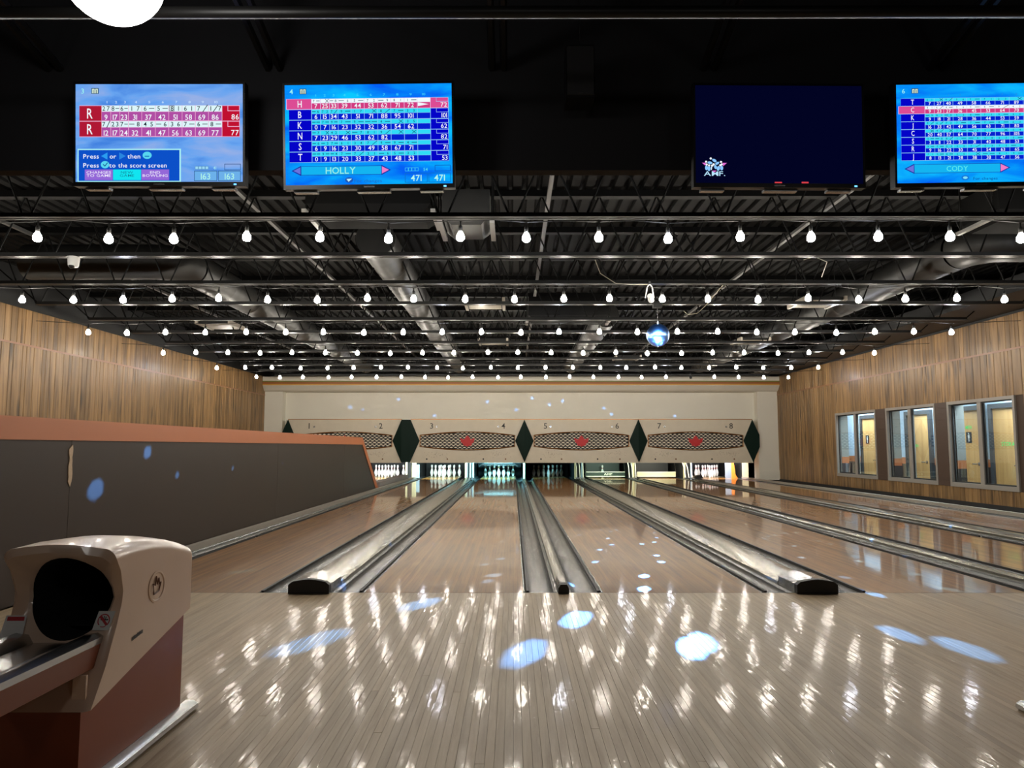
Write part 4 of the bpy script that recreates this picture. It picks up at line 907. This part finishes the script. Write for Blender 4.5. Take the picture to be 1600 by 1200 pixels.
def build_hung_things():
    t = thing('loudspeaker', 'black hanging loudspeaker box in front of the bulkhead', 'speaker', (.373, 3.86, 2.903))
    MB().box(-.08, .08, -.06, .10, 0, .305).build('cabinet', M_PLAS, t); MB().box(-.074, .074, -.068, -.06, .012, .293).build('grille', mat('speaker cloth', (.016, .016, .018, 1), .8), t)
    MB().box(-.014, .014, -.0695, -.068, .02, .026).build('badge', M_STEEL, t)
    MB().tube([(0, 0, .305), (.004, .0, .45), (-.003, 0, DECK - 2.904)], .003, 5).build('cable', M_STEEL, t)
    # mirror ball with facets, pierced by pinholes for an added lamp inside
    t = thing('mirror_ball', 'blue-lit mirror ball hanging from a motor on the joists', 'mirror ball', (2.003, 9.80, 2.515))
    r = .157; m = MB(); n = 22; nc = 44; C = Vector((2.003, 9.80, 2.515))
    beams = []                                                  # pinhole directions for spots from the added inner lamp, with half angles
    for p, ha in [((x, y, 0), a) for x, y, a in SPOTS] + [((-3.085, y, z), a) for y, z, a in ((5.32, .66, .6), (6.05, .93, .42), (6.6, .72, .25), (7.9, .74, .25), (9.6, .76, .25))]:
        beams.append(((Vector(p) - C).normalized(), math.cos(R(ha)), ha))
    rg = random.Random(9)
    for k in range(12): beams.append(((Vector((rg.uniform(-5, 6), 21.6, rg.uniform(1.85, 2.5))) - C).normalized(), math.cos(R(.2)), .2))
    def sp(a, b): return Vector((r * math.sin(a) * math.cos(b), r * math.sin(a) * math.sin(b), r * math.cos(a)))
    for i in range(n):
        for j in range(nc):
            q = [sp(math.pi * (i + u) / n, 2 * math.pi * (j + v) / nc) for u, v in ((0, 0), (0, 1), (1, 1), (1, 0))]
            c = (q[0] + q[1] + q[2] + q[3]).normalized(); near = [bm for bm in beams if bm[0].dot(c) > math.cos(R(7.2))]
            if not near: m.add(q, [(0, 1, 2, 3)]); continue
            K = 60; grid = []
            for u in range(K + 1):
                e0 = q[0].lerp(q[3], u / K); e1 = q[1].lerp(q[2], u / K)
                grid += [e0.lerp(e1, v / K) for v in range(K + 1)]
            fs = []
            for u in range(K):
                for v in range(K):
                    f = (u * (K + 1) + v, u * (K + 1) + v + 1, (u + 1) * (K + 1) + v + 1, (u + 1) * (K + 1) + v)
                    d = (grid[f[0]] + grid[f[2]]).normalized()
                    if all(d.dot(bm[0]) < bm[1] for bm in near): fs.append(f)
            m.add(grid, fs)
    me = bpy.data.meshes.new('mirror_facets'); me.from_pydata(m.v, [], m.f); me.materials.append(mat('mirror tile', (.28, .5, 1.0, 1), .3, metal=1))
    link('mirror_facets', me, t)['kind'] = 'stuff'
    l = bpy.data.lights.new('added_inner_lamp', 'POINT'); l.energy = SPOT; l.color = (.11, .37, 1); l.shadow_soft_size = .0004; link('added_inner_lamp', l, t)  # added lamp inside the ball; its pinhole spots stand in for mirrored ones
    MB().tube([(0, 0, r - .01), (0, 0, r + .03)], .016, 10).build('top_collar', M_STEEL, t); MB().tube([(0, 0, r + .03), (0, 0, .385)], .003, 5).build('hanging_wire', M_STEEL, t)
    MB().box(-.06, .06, -.04, .05, .385, .44).build('motor', M_RUB, t); MB().tube([(0, 0, -r - .008), (0, 0, -r + .004)], .007, 8).build('bottom_stud', M_STEEL, t)
    # blue pin spot that lights the ball
    t2 = thing('pin_spot', 'pale bracketed pin spot lamp hung from a joist before the mirror ball', 'spotlight', (1.66, 8.56, 2.78))
    MB().tube([(0, -.02, .02), (.03, .07, -.02)], .035, 12).build('lamp_can', M_WHITE, t2)
    for s in (-.05, .05): MB().tube([(s, .02, .0), (s * .6, .0, .13), (0, .0, .17)], .008, 6).build('bracket', M_WHITE, t2)
    MB().tube([(0, 0, .165), (0, 0, .20)], .02, 8).build('clamp', M_STEEL, t2)
    d = Vector((2.003, 9.80, 2.515)) - Vector((1.70, 8.66, 2.74))
    for k, off in enumerate(((.0, 0, 0), (.5, -.7, .1))):  # second offset is an extra beam added without any lamp body
        l = bpy.data.lights.new('pin_and_extra_beam', 'SPOT'); l.energy = 260; l.color = (.2, .55, 1); l.spot_size = R(12); l.spot_blend = .3; l.shadow_soft_size = .03
        o = link('pin_and_extra_beam', l); o.location = Vector((1.70, 8.66, 2.74)) + Vector(off); o.rotation_euler = (Vector((2.003, 9.80, 2.515)) - o.location).to_track_quat('-Z', 'Y').to_euler()
    # dome camera and loose white wires
    t = thing('dome_camera', 'small white dome security camera fixed under a joist', 'camera', (-4.585, 7.30, 2.86))
    m = MB(); m.lathe([(0, .09), (.05, .09), (.058, .07), (.052, .0), (.042, -.02), (0, -.02)], 16); m.build('housing', M_WHITE, t, autos=40)
    m = MB(); m.lathe([(.03, .0), (.03, -.0), (.026, -.018), (.012, -.03), (0, -.032)], 12, c=(.0, -.03, -.01)); m.build('lens_dome', M_RUB, t, smooth=True)
    for nm, pts in (('loose white cable drooping beneath the second joist', [(.86, 7.36, 2.93), (.93, 7.5, 2.82), (1.12, 7.7, 2.76), (1.4, 8.2, 2.86), (1.62, 8.5, 2.93)]), ('loose white cable hanging near the mirror ball motor', [(2.22, 9.2, 2.74), (2.28, 9.2, 2.69), (2.4, 9.2, 2.71), (2.50, 9.2, 2.80), (2.56, 8.6, 2.94)]), ('loose white cable beneath the second joist before lane seven', [(3.05, 7.36, 2.93), (3.2, 7.45, 2.99), (3.4, 7.6, 2.97), (3.6, 8.2, 2.95)])):
        tag(MB().tube(pts, .004, 6).build('loose_cable', M_BEIGE, smooth=True), nm, 'cable')
def _px():
    T = R(5.02); F = 1116.
    out = []
    # measured landing places of the beams (pixel -> floor point in metres), kept as world positions
    for u, v, a, e, wt in ((900, 967, 1.5, 1.3, .1), (1097, 1003, 1.15, 1.2, 0), (1082, 1012, 1.2, .8, .1), (820, 1020, 1.5, .8, .1), (657, 944, 1.5, .6, .1), (490, 1002, 1.6, .3, .1), (1405, 990, 1.3, 1.0, .5), (1505, 1012, 1.5, 1.2, .5),
        (937, 859, 1, 1.4, .6), (1026, 868, 1, 1.4, .5), (1033, 878, 1, 1, .3), (1006, 900, 1.1, 1.4, .3), (1006, 920, 1.1, 1.3, .1), (930, 878, 1, .8, .3), (898, 895, 1, 1, 0), (950, 841, 1, 1, .9), (955, 851, 1, 1, .9), (905, 836, 1, .8, .9), (938, 828, 1, .9, .9), (963, 828, 1, .8, .9), (955, 831, 1, .8, .9), (899, 828, 1, .8, .9), (943, 819, 1, .6, .9), (1022, 832, 1, .8, .9), (1026, 840, 1, .8, .9), (1022, 847, 1, .9, .9), (1003, 850, 1, .8, .9), (1015, 823, 1, .7, .9),
        (783, 873, 1, 1, .7), (786, 846, 1, .9, .9), (806, 830, 1, .8, .9), (752, 824, 1, .7, .9), (757, 882, 1, .6, .9), (767, 899, 1, .6, .9), (762, 908, 1, .4, .9), (690, 835, 1, .5, .9), (730, 840, 1, .6, .9), (683, 850, 1, .5, .9), (775, 899, 1, .4, .9),
        (1252, 871, 1, 1.2, .7), (1320, 902, 1.1, 1.3, .6), (1430, 897, 1.1, 1.2, .8), (1485, 921, 1.2, 1.0, .7), (1335, 869, 1, .9, .9), (1343, 877, 1, .9, .9), (1365, 928, 1, .9, .8), (1240, 853, 1, .7, .9), (1278, 845, 1, .7, .9), (1297, 850, 1, .7, .9), (1195, 842, 1, .8, .9), (1183, 833, 1, .7, .9), (1200, 838, 1, .7, .9), (1182, 826, 1, .6, .9), (1210, 836, 1, .7, .9), (1244, 832, 1, .7, .9), (1155, 822, 1, .6, .9), (1165, 819, 1, .6, .9), (1143, 829, 1, .6, .9), (1225, 833, 1, .6, .9), (1145, 815, 1, .5, .9), (1130, 818, 1, .5, .9),
        (1137, 887, 1, 1, .1), (1093, 856, 1, 1, .2), (1422, 871, 1, 1.2, .2), (1366, 847, 1, .8, 0), (1490, 825, 1, .8, .2), (1276, 822, 1, .7, .2), (1166, 857, 1, .9, .3), (380, 893, 1.2, .4, .9), (500, 837, 1, .3, .9), (532, 914, 1.2, 1.1, 0), (607, 852, 1, .8, 0)):
        dx = (u - 802) / F; dz = -(v - 600) / F; ry = math.cos(T) - dz * math.sin(T); rz = math.sin(T) + dz * math.cos(T); k = -CAM_H / rz
        out.append((dx * k, ry * k, a * (.36 if v < 926 else .48)))
    return out
SPOTS = _px()
build_hung_things()

# ================================================================== BALL RETURNS
def build_return():
    HXW = .17; t = thing('ball_return', 'cream ball return hood on brown base with a no-hands sticker beside the partition', 'ball return', (-1.36, 2.40, 0), 'ball return machines')
    def zs(y): return .236 + (y + .33) / .63 * .151            # slanting seam, y local (front -.33, back +.30)
    def yf(z):                                                 # concave front face
        pts = [(.2, -.34), (.236, -.333), (.33, -.262), (.441, -.205), (.524, -.178), (.60, -.205), (.64, -.235), (.68, -.245)]
        for (a, b), (c, d) in zip(pts, pts[1:]):
            if z <= c: return b + (d - b) * max(0, (z - a) / (c - a))
        return pts[-1][1]
    def ring(y, top, inset=0., front=False, waist=0.):
        """outline of the hood: counter-clockwise from bottom right, N points"""
        zb = zs(y) if not front else .236; w_ = HXW - inset; tp = top - inset; r = .036; P = []
        for k in range(13): P.append((w_ - waist * math.sin(math.pi * k / 12), zb + (tp - r - zb) * k / 12))
        for k in range(1, 7): a = R(15 * k); P.append((w_ - r + r * math.cos(a), tp - r + r * math.sin(a)))
        for k in range(1, 8): P.append((w_ - r - (2 * (w_ - r)) * k / 8, tp + .012 * math.sin(math.pi * k / 8)))
        L_ = [(-x, z) for x, z in P[:19]][::-1]; P += L_
        for k in range(1, 8): P.append((-w_ + 2 * w_ * k / 8, zb))
        return P
    N = len(ring(0, .6)); m = MB()
    secs = []
    f0 = ring(0, .664, .014, True, .012); secs.append([(x, yf(z) - .0, z) for x, z in f0])
    f1 = ring(0, .672, .0, True, .006); secs.append([(x, yf(z) + .014, z) for x, z in f1])
    for y, tp in ((-.10, .676), (.0, .672), (.12, .656), (.22, .632), (.29, .610)):
        g = ring(y, tp); q = []
        for i, (x, z) in enumerate(g):
            q.append((x, max(y, yf(max(.236, min(.68, z))) + .03), z))
        secs.append(q)
    g = ring(.30, .596, .012); secs.append([(x, .303, z) for x, z in g])
    # front ring bottom must follow the seam as the rings go back
    cx, cz, cr = .018, .523, .122
    hole = []
    for x, z in f0:
        a = math.atan2(z - cz, x - cx); px, pz = cx + cr * math.cos(a), cz + cr * math.sin(a)
        hole.append((px, yf(pz) + .006, pz))
    lip = [(cx + (p[0] - cx) * 1.07, p[1] - .008, cz + (p[2] - cz) * 1.07) for p in hole]
    vs = [p for p in hole] + [p for p in lip]; 
    for s_ in secs: vs += s_
    rings = 2 + len(secs); fs = []
    for i in range(rings - 1):
        for k in range(N): fs.append((i * N + k, i * N + (k + 1) % N, (i + 1) * N + (k + 1) % N, (i + 1) * N + k))
    fs.append(tuple(range((rings - 1) * N, rings * N)))
    m.add(vs, fs); hood = m.build('hood', M_HOOD, t, autos=38)
    b = MB(); depth = [(p[0], p[1] - .001, p[2]) for p in hole]; back = [(p[0], .24, p[2]) for p in hole]
    b.add(depth + back, [(k, (k + 1) % N, N + (k + 1) % N, N + k) for k in range(N)] + [tuple(range(N, 2 * N))]); b.build('ball_opening', M_PITBLK, t)
    # brown base under the slanting seam
    h = HXW - .024; MB().prism([(-.325, .035), (.292, .035), (.292, zs(.292) - .002), (-.325, zs(-.325) - .002)], 0, -h, h).build('base', M_HBASE, t)
    for s in (-1, 1):
        MB().prism([(s * (h - .01), 0.0), (s * (HXW + .004), 0.0), (s * (HXW + .014), .01), (s * (HXW + .012), .024), (s * (HXW - .004), .034), (s * (h - .01), .0345)], 1, -.42, .36).build('skid', M_STEEL, t, autos=40)
    # ball track running out of the mouth toward the concourse
    tr = MB(); pr = [(-.14, .397), (-.14, .415), (-.12, .424), (-.085, .418), (-.06, .395), (-.03, .385), (.0, .383), (.03, .385), (.06, .395), (.085, .418), (.12, .424), (.14, .415), (.14, .397)]
    tr.prism(pr, 1, -1.5, -.10); o = tr.build('ball_track', M_STEEL, t, autos=40)
    MB().box(-.139, .139, -1.5, -.22, .335, .3965).build('track_skirt', mat('track skirt', srgb(126, 66, 40), .35), t)
    MB().box(-.1, .1, -1.4, -1.2, 0, .33).build('track_pedestal', M_HBASE, t)
    # plate, stickers, embossed badge, scuffed maker label
    MB().box(.112, .150, -.314, -.306, .245, .33).build('access_plate', M_HOOD, t)
    def on_front(nm, pts, m_, lift, parent): return MB().add([(x, yf(z) - lift, z) for x, z in pts], [tuple(range(len(pts)))]).build(nm, m_, parent)
    st = on_front('sticker', [(.102, .43), (.152, .43), (.160, .482), (.110, .482)], M_WHITE, .004, t)
    x0, z0 = .131, .4565; rg = MB(); n = 20; ro, ri = .0185, .0155
    rg.add([(x0 + r_ * math.cos(a), yf(z0 + r_ * math.sin(a)) - .0055, z0 + r_ * math.sin(a)) for r_ in (ro, ri) for a in [2 * math.pi * k / n for k in range(n)]], [(k, (k + 1) % n, n + (k + 1) % n, n + k) for k in range(n)])
    a, b_ = .012, .0025; q = [(-a - b_, a - b_), (-a + b_, a + b_), (a + b_, -a + b_), (a - b_, -a - b_)]
    rg.add([(x0 + x, yf(z0 + z) - .006, z0 + z) for x, z in q], [(0, 1, 2, 3)]); rg.build('prohibition_ring', mat('sticker red', srgb(190, 30, 40), .5), st)
    hand = [(-.005, -.010), (.005, -.010), (.008, -.002), (.013, .002), (.011, .005), (.006, .003), (.006, .011), (.0035, .011), (.003, .004), (.001, .004), (.001, .013), (-.0015, .013), (-.0015, .004), (-.003, .004), (-.0045, .011), (-.007, .0105), (-.006, .003), (-.009, .006), (-.011, .004), (-.007, -.003)]
    on_front('hand_symbol', [(x0 + x, z0 + z) for x, z in hand], M_INK, .005, st)
    st2 = on_front('sticker', [(-.168, .405), (-.098, .405), (-.104, .47), (-.166, .47)], M_WHITE, .004, t)
    on_front('sticker_bar', [(-.16, .455), (-.108, .455), (-.109, .467), (-.16, .467)], MATS['sticker red'], .0055, st2)
    X = HXW + .001
    bd = MB(); bd.lathe([(.052, 0), (.052, .003), (.046, .004), (.043, .0012), (0, .0008)], 24); bd.v = [(X - .0015 + d, .03 + p * 1.05, .512 + q_) for p, q_, d in bd.v]; bd = bd.build('round_badge', M_HOOD, t, autos=30)
    crown = [(-.022, -.022), (.010, -.016), (.022, .012), (.012, .006), (.008, .026), (-.001, .008), (-.010, .034), (-.016, .006), (-.030, .014)]
    ol = crown + [crown[0]]; MB().tube([(X + .0025, .03 + y, .512 + z) for y, z in ol], .0022, 5).build('leaf_outline', mat('badge brown', srgb(110, 66, 40), .5), bd)
    sc_ = MB(); rr = random.Random(4)
    for k in range(16):
        y = -.115 + k * .0042; sc_.add([(X, y, .372 + k * .0006 + rr.uniform(0, .002)), (X, y + .0034, .372 + k * .0006), (X, y + .0034, .384 + k * .0006 + rr.uniform(-.002, .004)), (X, y, .384 + k * .0006)], [(0, 1, 2, 3)])
    sc_.build('worn_label', M_INK, t)
    c = copy_tree(t, (2.055, 2.40, 0)); c['label'] = 'cream ball return hood beside the far end of the approach at lanes five and six'
build_return()
